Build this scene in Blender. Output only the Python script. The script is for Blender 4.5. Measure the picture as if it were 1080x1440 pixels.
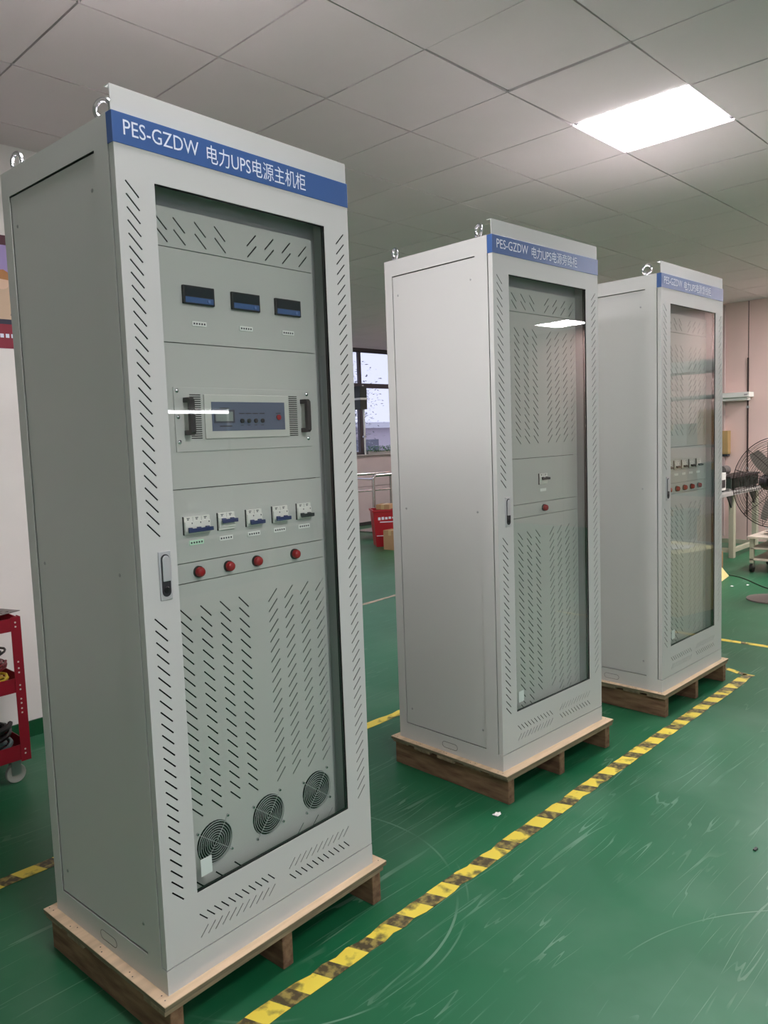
import bpy, math, random
from mathutils import Vector, Matrix

random.seed(7)
scene = bpy.context.scene
col = scene.collection
for o in list(bpy.data.objects):
    bpy.data.objects.remove(o)

# ------------------------------------------------------------------ camera
# room frame: X runs along the row of cabinets, Y to the back, Z up (metres)
CAM_H = 1.5455
F_PX, CX, CY = 1082.13, 509.86, 716.31
RT = Vector((0.70111378, -0.71203526, -0.03801651))
UP = Vector((0.09192529, 0.03738753, 0.99506377))
FW = Vector((0.70709915, 0.70114760, -0.09166696))
cam_data = bpy.data.cameras.new('camera')
cam = bpy.data.objects.new('camera', cam_data)
col.objects.link(cam)
cam_data.sensor_fit = 'HORIZONTAL'
cam_data.sensor_width = 36.0
cam_data.lens = 36.0 * F_PX / 1080.0
cam_data.shift_x = (540.0 - CX) / 1080.0
cam_data.shift_y = -(720.0 - CY) / 1080.0
cam_data.clip_start = 0.02
cam_data.clip_end = 200
M = Matrix.Identity(4)
for i in range(3):
    M[i][0] = RT[i]; M[i][1] = UP[i]; M[i][2] = -FW[i]
M[0][3] = 0; M[1][3] = 0; M[2][3] = CAM_H
cam.matrix_world = M
scene.camera = cam

# ------------------------------------------------------------------ world, exposure
world = bpy.data.worlds.new('overcast_sky')
scene.world = world
world.use_nodes = True
wn = world.node_tree.nodes['Background']
wn.inputs[0].default_value = (0.83, 0.87, 1.0, 1)
wn.inputs[1].default_value = 0.8
PANEL_POWER = 26.0
scene.view_settings.view_transform = 'Standard'
scene.view_settings.look = 'None'
scene.view_settings.exposure = 1.22
scene.view_settings.gamma = 1.0
scene.view_settings.use_curve_mapping = False

# ------------------------------------------------------------------ materials
def srgb(r, g, b):
    f = lambda c: c / 12.92 if c <= 0.04045 else ((c + 0.055) / 1.055) ** 2.4
    return (f(r / 255), f(g / 255), f(b / 255), 1)

MATS = {}
def mat(name, rgb, rough=0.5, metal=0.0, var=0.0, vscale=4.0, bump=0.0, bscale=200.0, stretch=None,
        emit=0.0, spec=0.5, rgb2=None, detail=6.0):
    if name in MATS:
        return MATS[name]
    m = bpy.data.materials.new(name)
    m.use_nodes = True
    nt = m.node_tree
    b = nt.nodes['Principled BSDF']
    c = srgb(*rgb)
    b.inputs['Base Color'].default_value = c
    b.inputs['Roughness'].default_value = rough
    b.inputs['Metallic'].default_value = metal
    b.inputs['Specular IOR Level'].default_value = spec
    if emit:
        b.inputs['Emission Color'].default_value = c
        b.inputs['Emission Strength'].default_value = emit
    vec = None
    if var or bump:
        tc = nt.nodes.new('ShaderNodeTexCoord')
        vec = tc.outputs['Object']
        if stretch:
            mp = nt.nodes.new('ShaderNodeMapping')
            mp.inputs['Scale'].default_value = stretch
            nt.links.new(vec, mp.inputs['Vector'])
            vec = mp.outputs['Vector']
    if var:
        n = nt.nodes.new('ShaderNodeTexNoise')
        n.inputs['Scale'].default_value = vscale
        n.inputs['Detail'].default_value = detail
        nt.links.new(vec, n.inputs['Vector'])
        r = nt.nodes.new('ShaderNodeValToRGB')
        c2 = srgb(*rgb2) if rgb2 else tuple(x * (1 - var) for x in c[:3]) + (1,)
        r.color_ramp.elements[0].position = 0.35
        r.color_ramp.elements[0].color = c2
        r.color_ramp.elements[1].position = 0.65
        r.color_ramp.elements[1].color = c
        nt.links.new(n.outputs['Fac'], r.inputs['Fac'])
        nt.links.new(r.outputs['Color'], b.inputs['Base Color'])
    if bump:
        n2 = nt.nodes.new('ShaderNodeTexNoise')
        n2.inputs['Scale'].default_value = bscale
        nt.links.new(vec, n2.inputs['Vector'])
        bp = nt.nodes.new('ShaderNodeBump')
        bp.inputs['Strength'].default_value = bump
        bp.inputs['Distance'].default_value = 0.002
        nt.links.new(n2.outputs['Fac'], bp.inputs['Height'])
        nt.links.new(bp.outputs['Normal'], b.inputs['Normal'])
    MATS[name] = m
    return m

def glass_mat(name, tint, ior=1.5, rough=0.0):
    m = bpy.data.materials.new(name)
    m.use_nodes = True
    nt = m.node_tree
    nt.nodes.remove(nt.nodes['Principled BSDF'])
    out = nt.nodes['Material Output']
    tr = nt.nodes.new('ShaderNodeBsdfTransparent')
    tr.inputs['Color'].default_value = tint
    gl = nt.nodes.new('ShaderNodeBsdfGlossy')
    gl.inputs['Roughness'].default_value = rough
    gl.inputs['Color'].default_value = (1, 1, 1, 1)
    fr = nt.nodes.new('ShaderNodeFresnel')
    fr.inputs['IOR'].default_value = ior
    mx = nt.nodes.new('ShaderNodeMixShader')
    # both faces of the sheet are modelled; only the outer side of each face mirrors
    ge = nt.nodes.new('ShaderNodeNewGeometry')
    inv = nt.nodes.new('ShaderNodeMath'); inv.operation = 'SUBTRACT'; inv.inputs[0].default_value = 1.0
    nt.links.new(ge.outputs['Backfacing'], inv.inputs[1])
    mul = nt.nodes.new('ShaderNodeMath'); mul.operation = 'MULTIPLY'
    nt.links.new(fr.outputs['Fac'], mul.inputs[0]); nt.links.new(inv.outputs[0], mul.inputs[1])
    nt.links.new(mul.outputs[0], mx.inputs['Fac'])
    nt.links.new(tr.outputs['BSDF'], mx.inputs[1])
    nt.links.new(gl.outputs['BSDF'], mx.inputs[2])
    nt.links.new(mx.outputs['Shader'], out.inputs['Surface'])
    MATS[name] = m
    return m

COAT = mat('grey_powder_coat', (196, 196, 192), 0.42, bump=0.05, bscale=900)
COAT_IN = mat('grey_inner_panel', (186, 188, 182), 0.5, bump=0.04, bscale=900)
FRAME_IN = mat('inner_frame_grey', (168, 172, 170), 0.6)
BLACK = mat('black_plastic', (18, 18, 20), 0.4)
DARK = mat('slot_shade_black', (10, 10, 11), 0.95)  # black that stands in for the shade inside vent slots
CHROME = mat('chrome', (205, 205, 208), 0.18, 1.0)
SATIN = mat('satin_zinc', (200, 200, 202), 0.38, 0.55)
STEEL = mat('zinc_steel', (175, 175, 175), 0.35, 1.0)
BLUE = mat('blue_sign_vinyl', (58, 92, 148), 0.35)
WHITE_INK = mat('white_lettering', (225, 232, 244), 0.5)
WHITE_PL = mat('white_plastic', (222, 222, 214), 0.45)
TOGGLE = mat('navy_toggle', (40, 52, 98), 0.35)
TOGGLE_K = mat('black_toggle', (34, 36, 40), 0.4)
INK = mat('dark_ink', (40, 42, 48), 0.7)
TAG = mat('white_label', (232, 234, 228), 0.6)
TAG_G = mat('pale_green_label', (196, 232, 206), 0.6)
RED = mat('red_lamp_lens', (150, 14, 26), 0.25)
SCREEN_BLUE = mat('meter_blue_strip', (62, 92, 140), 0.3)
FACE = mat('control_face_slate', (82, 94, 116), 0.4)
LCD = mat('lcd_grey', (120, 132, 128), 0.2)
STICKER = mat('pale_clear_sticker', (208, 216, 210), 0.3)
GLASS = glass_mat('door_glass', (0.965, 0.972, 0.965, 1), 1.56)
WINGLASS = glass_mat('window_glass', (0.74, 0.74, 0.79, 1), 1.4, 0.02)
PLY = mat('plywood_top', (224, 196, 162), 0.75, var=0.22, vscale=5, stretch=(1, 8, 1), bump=0.2, bscale=60)
PLY_EDGE = mat('pallet_slat_wood', (140, 126, 98), 0.8, var=0.4, vscale=9, stretch=(1, 6, 4), bump=0.3, bscale=50)
PLY_CORE = mat('plywood_core', (120, 112, 88), 0.85, var=.35, vscale=12, stretch=(1, 1, 8))
STRINGER = mat('pallet_stringer_wood', (128, 102, 74), 0.85, var=0.5, vscale=7, stretch=(6, 1, 6), bump=0.4, bscale=40, rgb2=(92, 66, 46))
TILE = mat('ceiling_tile', (231, 217, 219), 0.8, var=0.05, vscale=1.5)
PLENUM = mat('ceiling_grid_dark', (16, 15, 15), 0.9)
WALL_W = mat('white_wall_paint', (232, 226, 220), 0.6, var=0.04, vscale=3)
WALL_P = mat('pink_beige_panel', (224, 194, 184), 0.55, var=0.06, vscale=1.2)
WALL_B = mat('rear_wall_paint', (196, 180, 178), 0.65, var=0.08, vscale=2)
SKIRT = mat('green_skirting', (14, 78, 44), 0.4)
WINFRAME = mat('window_frame_aluminium', (86, 78, 82), 0.5, 0.3)
LED = None

def led_mat(name, rgb, strength):
    m = bpy.data.materials.new(name)
    m.use_nodes = True
    b = m.node_tree.nodes['Principled BSDF']
    b.inputs['Base Color'].default_value = (0.8, 0.8, 0.8, 1)
    b.inputs['Emission Color'].default_value = srgb(*rgb)
    b.inputs['Emission Strength'].default_value = strength
    return m
LED = led_mat('led_diffuser', (250, 245, 250), PANEL_POWER)
TUBE = led_mat('fluorescent_tube', (250, 252, 255), 9.0)

ARCS = ((1.563, 1.997, .59, 0.0, .004), (1.563, 1.997, .625, 2.0, .003), (2.6, .35, .55, 1.0, .002), (1.9, .1, .9, 3.0, .002), (3.1, -.3, 1.1, 4.0, .0025))
def floor_material():
    m = bpy.data.materials.new('green_epoxy')
    m.use_nodes = True
    nt = m.node_tree
    b = nt.nodes['Principled BSDF']
    L = nt.links.new
    tc = nt.nodes.new('ShaderNodeTexCoord')
    n1 = nt.nodes.new('ShaderNodeTexNoise'); n1.inputs['Scale'].default_value = 0.9; n1.inputs['Detail'].default_value = 8
    L(tc.outputs['Object'], n1.inputs['Vector'])
    r1 = nt.nodes.new('ShaderNodeValToRGB')
    r1.color_ramp.elements[0].position = 0.3; r1.color_ramp.elements[0].color = srgb(18, 86, 53)
    r1.color_ramp.elements[1].position = 0.75; r1.color_ramp.elements[1].color = srgb(35, 107, 71)
    L(n1.outputs['Fac'], r1.inputs['Fac'])
    b.inputs['Specular IOR Level'].default_value = 0.4
    # scuffs: thin pale scratches in several directions
    acc = None
    for k, (ang, sc, th) in enumerate(((0.35, 1.0, 0.0045), (1.2, 0.8, 0.004), (2.2, 1.3, 0.004), (-0.5, 0.6, 0.0035), (0.9, 1.6, .004), (2.7, 1.0, .004))):
        mp = nt.nodes.new('ShaderNodeMapping')
        mp.inputs['Rotation'].default_value = (0, 0, ang)
        mp.inputs['Scale'].default_value = (0.30 * sc, 5.0 * sc, 1)
        mp.inputs['Location'].default_value = (k * 4.3 + 1.3, k * 2.3 + .7, 0)
        L(tc.outputs['Object'], mp.inputs['Vector'])
        nn = nt.nodes.new('ShaderNodeTexNoise'); nn.inputs['Scale'].default_value = 1.6; nn.inputs['Detail'].default_value = 2
        L(mp.outputs['Vector'], nn.inputs['Vector'])
        s = nt.nodes.new('ShaderNodeMath'); s.operation = 'SUBTRACT'; s.inputs[1].default_value = 0.5
        L(nn.outputs['Fac'], s.inputs[0])
        a = nt.nodes.new('ShaderNodeMath'); a.operation = 'ABSOLUTE'; L(s.outputs[0], a.inputs[0])
        lt = nt.nodes.new('ShaderNodeMath'); lt.operation = 'LESS_THAN'; lt.inputs[1].default_value = th
        L(a.outputs[0], lt.inputs[0])
        # break the lines up
        nb = nt.nodes.new('ShaderNodeTexNoise'); nb.inputs['Scale'].default_value = 1.3 + k * 0.4; nb.inputs['Detail'].default_value = 3
        mb = nt.nodes.new('ShaderNodeMapping'); mb.inputs['Location'].default_value = (11 + k * 5, 3, 0)
        L(tc.outputs['Object'], mb.inputs['Vector']); L(mb.outputs['Vector'], nb.inputs['Vector'])
        gt = nt.nodes.new('ShaderNodeMapRange'); gt.inputs['From Min'].default_value = 0.52; gt.inputs['From Max'].default_value = 0.68
        L(nb.outputs['Fac'], gt.inputs['Value'])
        mu = nt.nodes.new('ShaderNodeMath'); mu.operation = 'MULTIPLY'
        L(lt.outputs[0], mu.inputs[0]); L(gt.outputs[0], mu.inputs[1])
        if acc is None:
            acc = mu.outputs[0]
        else:
            ad = nt.nodes.new('ShaderNodeMath'); ad.operation = 'MAXIMUM'
            L(acc, ad.inputs[0]); L(mu.outputs[0], ad.inputs[1]); acc = ad.outputs[0]
    for (cx_, cy_, R_, lo, w_) in ARCS:      # scuffs left by turning pallets and trolleys
        vm = nt.nodes.new('ShaderNodeVectorMath'); vm.operation = 'DISTANCE'; vm.inputs[1].default_value = (cx_, cy_, 0)
        L(tc.outputs['Object'], vm.inputs[0])
        s = nt.nodes.new('ShaderNodeMath'); s.operation = 'SUBTRACT'; s.inputs[1].default_value = R_; L(vm.outputs['Value'], s.inputs[0])
        a = nt.nodes.new('ShaderNodeMath'); a.operation = 'ABSOLUTE'; L(s.outputs[0], a.inputs[0])
        lt = nt.nodes.new('ShaderNodeMath'); lt.operation = 'LESS_THAN'; lt.inputs[1].default_value = w_; L(a.outputs[0], lt.inputs[0])
        nb = nt.nodes.new('ShaderNodeTexNoise'); nb.inputs['Scale'].default_value = 2.0
        mb = nt.nodes.new('ShaderNodeMapping'); mb.inputs['Location'].default_value = (cx_ * 7, R_ * 9, lo)
        L(tc.outputs['Object'], mb.inputs['Vector']); L(mb.outputs['Vector'], nb.inputs['Vector'])
        gt = nt.nodes.new('ShaderNodeMapRange'); gt.inputs['From Min'].default_value = 0.45; gt.inputs['From Max'].default_value = 0.6
        L(nb.outputs['Fac'], gt.inputs['Value'])
        mu = nt.nodes.new('ShaderNodeMath'); mu.operation = 'MULTIPLY'; L(lt.outputs[0], mu.inputs[0]); L(gt.outputs[0], mu.inputs[1])
        ad = nt.nodes.new('ShaderNodeMath'); ad.operation = 'MAXIMUM'; L(acc, ad.inputs[0]); L(mu.outputs[0], ad.inputs[1]); acc = ad.outputs[0]
    sc = nt.nodes.new('ShaderNodeMath'); sc.operation = 'MULTIPLY'; sc.inputs[1].default_value = 0.32
    L(acc, sc.inputs[0])
    # dusty haze patches
    nd = nt.nodes.new('ShaderNodeTexNoise'); nd.inputs['Scale'].default_value = 1.7; nd.inputs['Detail'].default_value = 4; nd.inputs['Roughness'].default_value = 0.5
    L(tc.outputs['Object'], nd.inputs['Vector'])
    rd = nt.nodes.new('ShaderNodeMapRange'); rd.inputs['From Min'].default_value = 0.5; rd.inputs['From Max'].default_value = 0.8; rd.inputs['To Max'].default_value = 0.16
    L(nd.outputs['Fac'], rd.inputs['Value'])
    mxm = nt.nodes.new('ShaderNodeMath'); mxm.operation = 'MAXIMUM'
    L(sc.outputs[0], mxm.inputs[0]); L(rd.outputs[0], mxm.inputs[1])
    mix = nt.nodes.new('ShaderNodeMixRGB'); mix.inputs['Color2'].default_value = srgb(150, 178, 158)
    L(mxm.outputs[0], mix.inputs['Fac']); L(r1.outputs['Color'], mix.inputs['Color1'])
    L(mix.outputs['Color'], b.inputs['Base Color'])
    rr = nt.nodes.new('ShaderNodeMapRange'); rr.inputs['To Min'].default_value = 0.33; rr.inputs['To Max'].default_value = 0.42
    L(nd.outputs['Fac'], rr.inputs['Value']); L(rr.outputs[0], b.inputs['Roughness'])
    return m
FLOOR = floor_material()

def tape_material(name, dark_share, period):
    m = bpy.data.materials.new(name)
    m.use_nodes = True
    nt = m.node_tree; L = nt.links.new
    b = nt.nodes['Principled BSDF']; b.inputs['Roughness'].default_value = 0.5
    tc = nt.nodes.new('ShaderNodeTexCoord')
    sx = nt.nodes.new('ShaderNodeSeparateXYZ'); L(tc.outputs['Object'], sx.inputs[0])
    k = nt.nodes.new('ShaderNodeMath'); k.operation = 'MULTIPLY_ADD'; k.inputs[1].default_value = 0.35
    L(sx.outputs['Y'], k.inputs[0]); L(sx.outputs['X'], k.inputs[2])
    dv = nt.nodes.new('ShaderNodeMath'); dv.operation = 'DIVIDE'; dv.inputs[1].default_value = period; L(k.outputs[0], dv.inputs[0])
    fr = nt.nodes.new('ShaderNodeMath'); fr.operation = 'FRACT'; L(dv.outputs[0], fr.inputs[0])
    lt = nt.nodes.new('ShaderNodeMath'); lt.operation = 'LESS_THAN'; lt.inputs[1].default_value = dark_share; L(fr.outputs[0], lt.inputs[0])
    n = nt.nodes.new('ShaderNodeTexNoise'); n.inputs['Scale'].default_value = 38; n.inputs['Detail'].default_value = 5
    L(tc.outputs['Object'], n.inputs['Vector'])
    r = nt.nodes.new('ShaderNodeValToRGB')
    r.color_ramp.elements[0].position = 0.45; r.color_ramp.elements[0].color = srgb(74, 64, 40)
    r.color_ramp.elements[1].position = 0.62; r.color_ramp.elements[1].color = srgb(150, 134, 70)
    L(n.outputs['Fac'], r.inputs['Fac'])
    n2 = nt.nodes.new('ShaderNodeTexNoise'); n2.inputs['Scale'].default_value = 12; n2.inputs['Detail'].default_value = 8
    L(tc.outputs['Object'], n2.inputs['Vector'])
    r2 = nt.nodes.new('ShaderNodeValToRGB')
    r2.color_ramp.elements[0].position = 0.36; r2.color_ramp.elements[0].color = srgb(112, 102, 52)
    r2.color_ramp.elements[1].position = 0.47; r2.color_ramp.elements[1].color = srgb(226, 204, 74)
    L(n2.outputs['Fac'], r2.inputs['Fac'])
    mx = nt.nodes.new('ShaderNodeMixRGB')
    L(lt.outputs[0], mx.inputs['Fac']); L(r2.outputs['Color'], mx.inputs['Color1']); L(r.outputs['Color'], mx.inputs['Color2'])
    L(mx.outputs['Color'], b.inputs['Base Color'])
    return m
HAZARD = tape_material('hazard_tape', 0.44, 0.152)
YELLOW_TAPE = tape_material('worn_yellow_tape', 0.06, 0.55)

# ------------------------------------------------------------------ mesh helpers
class MB:
    def __init__(self):
        self.v = []; self.f = []
    def add(self, vs, fs):
        n = len(self.v)
        self.v += [tuple(p) for p in vs]
        self.f += [tuple(i + n for i in f) for f in fs]
        return self
    def box(self, x0, x1, y0, y1, z0, z1):
        vs = [(x0, y0, z0), (x1, y0, z0), (x1, y1, z0), (x0, y1, z0), (x0, y0, z1), (x1, y0, z1), (x1, y1, z1), (x0, y1, z1)]
        return self.add(vs, [(0, 3, 2, 1), (4, 5, 6, 7), (0, 1, 5, 4), (1, 2, 6, 5), (2, 3, 7, 6), (3, 0, 4, 7)])
    def frame(self, x0, x1, z0, z1, w, y0, y1):
        self.box(x0, x0 + w, y0, y1, z0, z1); self.box(x1 - w, x1, y0, y1, z0, z1)
        self.box(x0 + w, x1 - w, y0, y1, z0, z0 + w); self.box(x0 + w, x1 - w, y0, y1, z1 - w, z1)
        return self
    def prism(self, pts, a, b, axis='y'):
        n = len(pts)
        def P(p, t):
            return {'y': (p[0], t, p[1]), 'z': (p[0], p[1], t), 'x': (t, p[0], p[1])}[axis]
        vs = [P(p, a) for p in pts] + [P(p, b) for p in pts]
        fs = [tuple(range(n)), tuple(range(2 * n - 1, n - 1, -1))]
        fs += [(i, i + n, (i + 1) % n + n, (i + 1) % n) for i in range(n)]
        return self.add(vs, fs)
    def cyl(self, c, r, a, b, axis='y', n=20, r2=None):
        r2 = r if r2 is None else r2
        vs = []
        for t, rr in ((a, r), (b, r2)):
            for i in range(n):
                an = 2 * math.pi * i / n
                u, w = c[0] + rr * math.cos(an), c[1] + rr * math.sin(an)
                vs.append({'y': (u, t, w), 'z': (u, w, t), 'x': (t, u, w)}[axis])
        fs = [tuple(range(n)), tuple(range(2 * n - 1, n - 1, -1))]
        fs += [(i, i + n, (i + 1) % n + n, (i + 1) % n) for i in range(n)]
        return self.add(vs, fs)
    def lathe(self, prof, c=(0, 0, 0), axis='z', n=24):
        vs = []; m = len(prof)
        for i in range(n):
            an = 2 * math.pi * i / n
            for r, h in prof:
                a, b2 = r * math.cos(an), r * math.sin(an)
                vs.append({'z': (c[0] + a, c[1] + b2, c[2] + h), 'y': (c[0] + a, c[1] + h, c[2] + b2), 'x': (c[0] + h, c[1] + a, c[2] + b2)}[axis])
        fs = []
        for i in range(n):
            j = (i + 1) % n
            for k in range(m - 1):
                fs.append((i * m + k, j * m + k, j * m + k + 1, i * m + k + 1))
        return self.add(vs, fs)
    def tube(self, pts, r, n=8, closed=False):
        pts = [Vector(p) for p in pts]
        m = len(pts); rings = []
        prev = None
        for i, p in enumerate(pts):
            if closed:
                t = (pts[(i + 1) % m] - pts[i - 1]).normalized()
            else:
                t = (pts[min(i + 1, m - 1)] - pts[max(i - 1, 0)]).normalized()
            if prev is None:
                a = Vector((0, 0, 1)) if abs(t.z) < 0.9 else Vector((1, 0, 0))
                u = t.cross(a).normalized()
            else:
                u = (prev - t * prev.dot(t)).normalized()
            prev = u
            w = t.cross(u)
            rings.append([p + r * (math.cos(2 * math.pi * k / n) * u + math.sin(2 * math.pi * k / n) * w) for k in range(n)])
        vs = [q for rg in rings for q in rg]
        fs = []
        for i in range(m if closed else m - 1):
            j = (i + 1) % m
            for k in range(n):
                fs.append((i * n + k, i * n + (k + 1) % n, j * n + (k + 1) % n, j * n + k))
        if not closed:
            fs.append(tuple(range(n - 1, -1, -1)))
            fs.append(tuple((m - 1) * n + k for k in range(n)))
        return self.add(vs, fs)
    def ring(self, c, R, r, axis='y', n=28, k=6):
        pts = []
        for i in range(n):
            an = 2 * math.pi * i / n
            a, b2 = R * math.cos(an), R * math.sin(an)
            pts.append({'y': (c[0] + a, c[1], c[2] + b2), 'z': (c[0] + a, c[1] + b2, c[2]), 'x': (c[0], c[1] + a, c[2] + b2)}[axis])
        return self.tube(pts, r, k, True)
    def mesh(self, name, smooth=False):
        me = bpy.data.meshes.new(name)
        me.from_pydata(self.v, [], self.f)
        me.update()
        import bmesh
        bm = bmesh.new(); bm.from_mesh(me)
        bmesh.ops.recalc_face_normals(bm, faces=bm.faces)
        bm.to_mesh(me); bm.free()
        if smooth:
            me.polygons.foreach_set('use_smooth', [True] * len(me.polygons))
            try:
                me.set_sharp_from_angle(angle=math.radians(40))
            except Exception:
                pass
        return me
    def build(self, name, m, parent=None, smooth=False, bevel=0.0):
        return put(name, self.mesh(name, smooth), m, parent, bevel)

def put(name, me, m, parent=None, bevel=0.0):
    if m is not None and len(me.materials) == 0:
        me.materials.append(m)
    o = bpy.data.objects.new(name, me)
    col.objects.link(o)
    if parent is not None:
        o.parent = parent
    if bevel:
        bv = o.modifiers.new('bevel', 'BEVEL'); bv.width = bevel; bv.segments = 2; bv.limit_method = 'ANGLE'
    return o

def empty(name, loc=(0, 0, 0), rz=0.0):
    o = bpy.data.objects.new(name, None)
    col.objects.link(o)
    o.location = loc; o.rotation_euler = (0, 0, rz); o.empty_display_size = 0.1
    return o
def tag(o, label, cat, group=None):
    o['label'] = label; o['category'] = cat
    if group:
        o['group'] = group
    return o
def struct(o):
    o['kind'] = 'structure'
    return o

def sheet(name, outer, holes, thick, conv):
    """flat sheet with true holes; polygons in 2D, conv maps (u, v, depth) to xyz"""
    cu = bpy.data.curves.new(name, 'CURVE')
    cu.dimensions = '2D'; cu.fill_mode = 'BOTH'; cu.extrude = thick / 2
    for poly in [outer] + holes:
        s = cu.splines.new('POLY')
        s.points.add(len(poly) - 1)
        for i, q in enumerate(poly):
            s.points[i].co = (q[0], q[1], 0, 1)
        s.use_cyclic_u = True
    ob = bpy.data.objects.new('tmp', cu)
    col.objects.link(ob)
    bpy.context.view_layer.update()
    dg = bpy.context.evaluated_depsgraph_get()
    me = bpy.data.meshes.new_from_object(ob.evaluated_get(dg))
    bpy.data.objects.remove(ob); bpy.data.curves.remove(cu)
    vs = [conv(v.co.x, v.co.y, v.co.z + thick / 2) for v in me.vertices]
    fs = [tuple(p.vertices) for p in me.polygons]
    bpy.data.meshes.remove(me)
    return MB().add(vs, fs)
def rect(x0, x1, z0, z1):
    return [(x0, z0), (x1, z0), (x1, z1), (x0, z1)]
def slot(x, z, L, d, w=0.0040):
    """45 degree slot whose top end is at (x, z); d=+1 runs down to the right, -1 to the left"""
    ax, az, bx, bz = x, z, x + d * L, z - L
    t = Vector((bx - ax, bz - az)).normalized() * w / 2
    n = Vector((-t.y, t.x))
    return [(ax + n.x, az + n.y), (ax - n.x, az - n.y), (bx - n.x, bz - n.y), (bx + n.x, bz + n.y)]
def circ(x, z, r, n=28):
    return [(x + r * math.cos(2 * math.pi * i / n), z + r * math.sin(2 * math.pi * i / n)) for i in range(n)]
FRONT = lambda y: (lambda u, v, d: (u, y + d, v))

_text_cache = {}
def text_mesh(body, x0, x1, z0, z1, y, name):
    cu = bpy.data.curves.new('t', 'FONT'); cu.body = body; cu.size = 1; cu.resolution_u = 3
    ob = bpy.data.objects.new('t', cu); col.objects.link(ob)
    bpy.context.view_layer.update()
    me = bpy.data.meshes.new_from_object(ob.evaluated_get(bpy.context.evaluated_depsgraph_get()))
    bpy.data.objects.remove(ob); bpy.data.curves.remove(cu)
    xs = [v.co.x for v in me.vertices]; ys = [v.co.y for v in me.vertices]
    a, b, c, d = min(xs), max(xs), min(ys), max(ys)
    vs = [(x0 + (v.co.x - a) / (b - a) * (x1 - x0), y, z0 + (v.co.y - c) / (d - c) * (z1 - z0)) for v in me.vertices]
    fs = [tuple(p.vertices) for p in me.polygons]
    bpy.data.meshes.remove(me)
    return vs, fs

def project(P):
    d = Vector(P) - Vector((0, 0, CAM_H))
    z = d.dot(FW)
    if z < 0.05:
        return None
    return CX + F_PX * d.dot(RT) / z, CY - F_PX * d.dot(UP) / z

# ------------------------------------------------------------------ room shell
XL, XR, YF, YP, YB, ZC = -4.0, 10.76, -6.6, 4.18, 9.6, 3.127
PX = 2.6           # end of the white partition
floor = struct(MB().box(XL - .1, XR + .1, YF - .1, YB + .1, -0.1, 0.0).build('floor', FLOOR))

ceiling = struct(MB().box(XL - .1, XR + .1, YF - .1, YB + .1, ZC + 0.014, ZC + 0.12).build('ceiling', PLENUM))
GX, GY = 3.191, 2.107
lamp_cells = {(j, 0) for j in (-4, 1, 7, 11)} | {(-4, 4), (6, 4), (11, 4), (-9, 8), (-4, 8), (11, 8), (1, -8), (11, -8)}  # unseen aisle row, rear pair and corner panel are added as fill light
tile_mesh = MB().box(0.0042, 0.5958, 0.0042, 0.5958, 0.0, 0.012).mesh('ceiling_tile')
tile_mesh.materials.append(TILE)
cells = []
for j in range(int((XL - GX) / 0.6) - 1, int((XR - GX) / 0.6) + 1):
    for i in range(int((GY - YB) / 0.6) - 1, int((GY - YF) / 0.6) + 1):
        x, y = GX + 0.6 * j, GY - 0.6 * (i + 1)
        if x < XL or x + 0.6 > XR + 0.35 or y + .6 > YB + .35 or y < YF - .3:
            continue
        if (j, i) in lamp_cells:
            continue
        cells.append((x, y, j, i))
def in_view(x, y):
    for a in (0, .3, .6):
        for b in (0, .3, .6):
            q = project((x + a, y + b, ZC))
            if q and -30 < q[0] < 1110 and -30 < q[1] < 640:
                return True
    return False
vis = sorted([c for c in cells if in_view(c[0], c[1])], key=lambda c: c[0] ** 2 + c[1] ** 2)
near = vis[:300]
rest = [c for c in cells if c not in set(near)]
rnd = random.Random(3)
for (x, y, j, i) in near:
    t = put('ceiling_tile', tile_mesh, None, ceiling)
    t.location = (x, y, ZC)
    t.rotation_euler = (rnd.uniform(-.0015, .0015), rnd.uniform(-.0015, .0015), 0)
    if (j, i) == (0, 0):       # one tile that has slipped in its grid
        t.rotation_euler = (0.0, -0.012, 0); t.location.z = ZC - 0.001
    if (j, i) == (-1, 0):
        t.rotation_euler = (0.004, -0.008, 0)
mb = MB()
for (x, y, j, i) in rest:
    mb.box(x + .0035, x + .5965, y + .0035, y + .5965, ZC, ZC + .012)
r_ = mb.build('ceiling_tiles', TILE, ceiling); r_['kind'] = 'stuff'

def ceiling_lamp(x, y, label):
    e = empty('ceiling_light', (x, y, ZC - 0.004))
    MB().frame(0.004, 0.596, 0.004, 0.596, 0.014, 0, 0.016).build('frame', WHITE_PL, e)
    # frame() lies in xz, so turn it flat
    fr = e.children[0]; fr.rotation_euler = (math.radians(90), 0, 0); fr.location = (0, 0, 0.0)
    fr.location.z = 0.016
    fr.rotation_euler = (math.radians(90), 0, 0)
    MB().box(0.018, 0.582, 0.018, 0.582, 0.004, 0.008).build('diffuser', LED, e)
    tag(e, label, 'ceiling light', 'square ceiling light panels')
place = {(1, -8): 'added square fill light panel behind the white partition end', (11, -8): 'added square fill light panel near the rear windows', (-9, 8): 'added square fill light panel in the corner behind the camera',
         (-4, 0): 'square ceiling light panel above the nearest cabinet', (1, 0): 'bright square ceiling light panel above the farthest cabinet',
         (7, 0): 'square ceiling light panel beyond the farthest cabinet', (11, 0): 'square ceiling light panel close to the pink wall',
         (-4, 8): 'square ceiling light panel behind the camera by the bench', (-4, 4): 'added square fill light panel over the aisle before the nearest cabinet', (6, 4): 'added square fill light panel over the aisle past the farthest cabinet',
         (11, 4): 'added square fill light panel above the storage rack', (11, 8): 'square ceiling light panel in the corner, mirrored in the middle door'}
for (j, i) in sorted(lamp_cells):
    ceiling_lamp(GX + 0.6 * j, GY - 0.6 * (i + 1), place[(j, i)])

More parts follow.
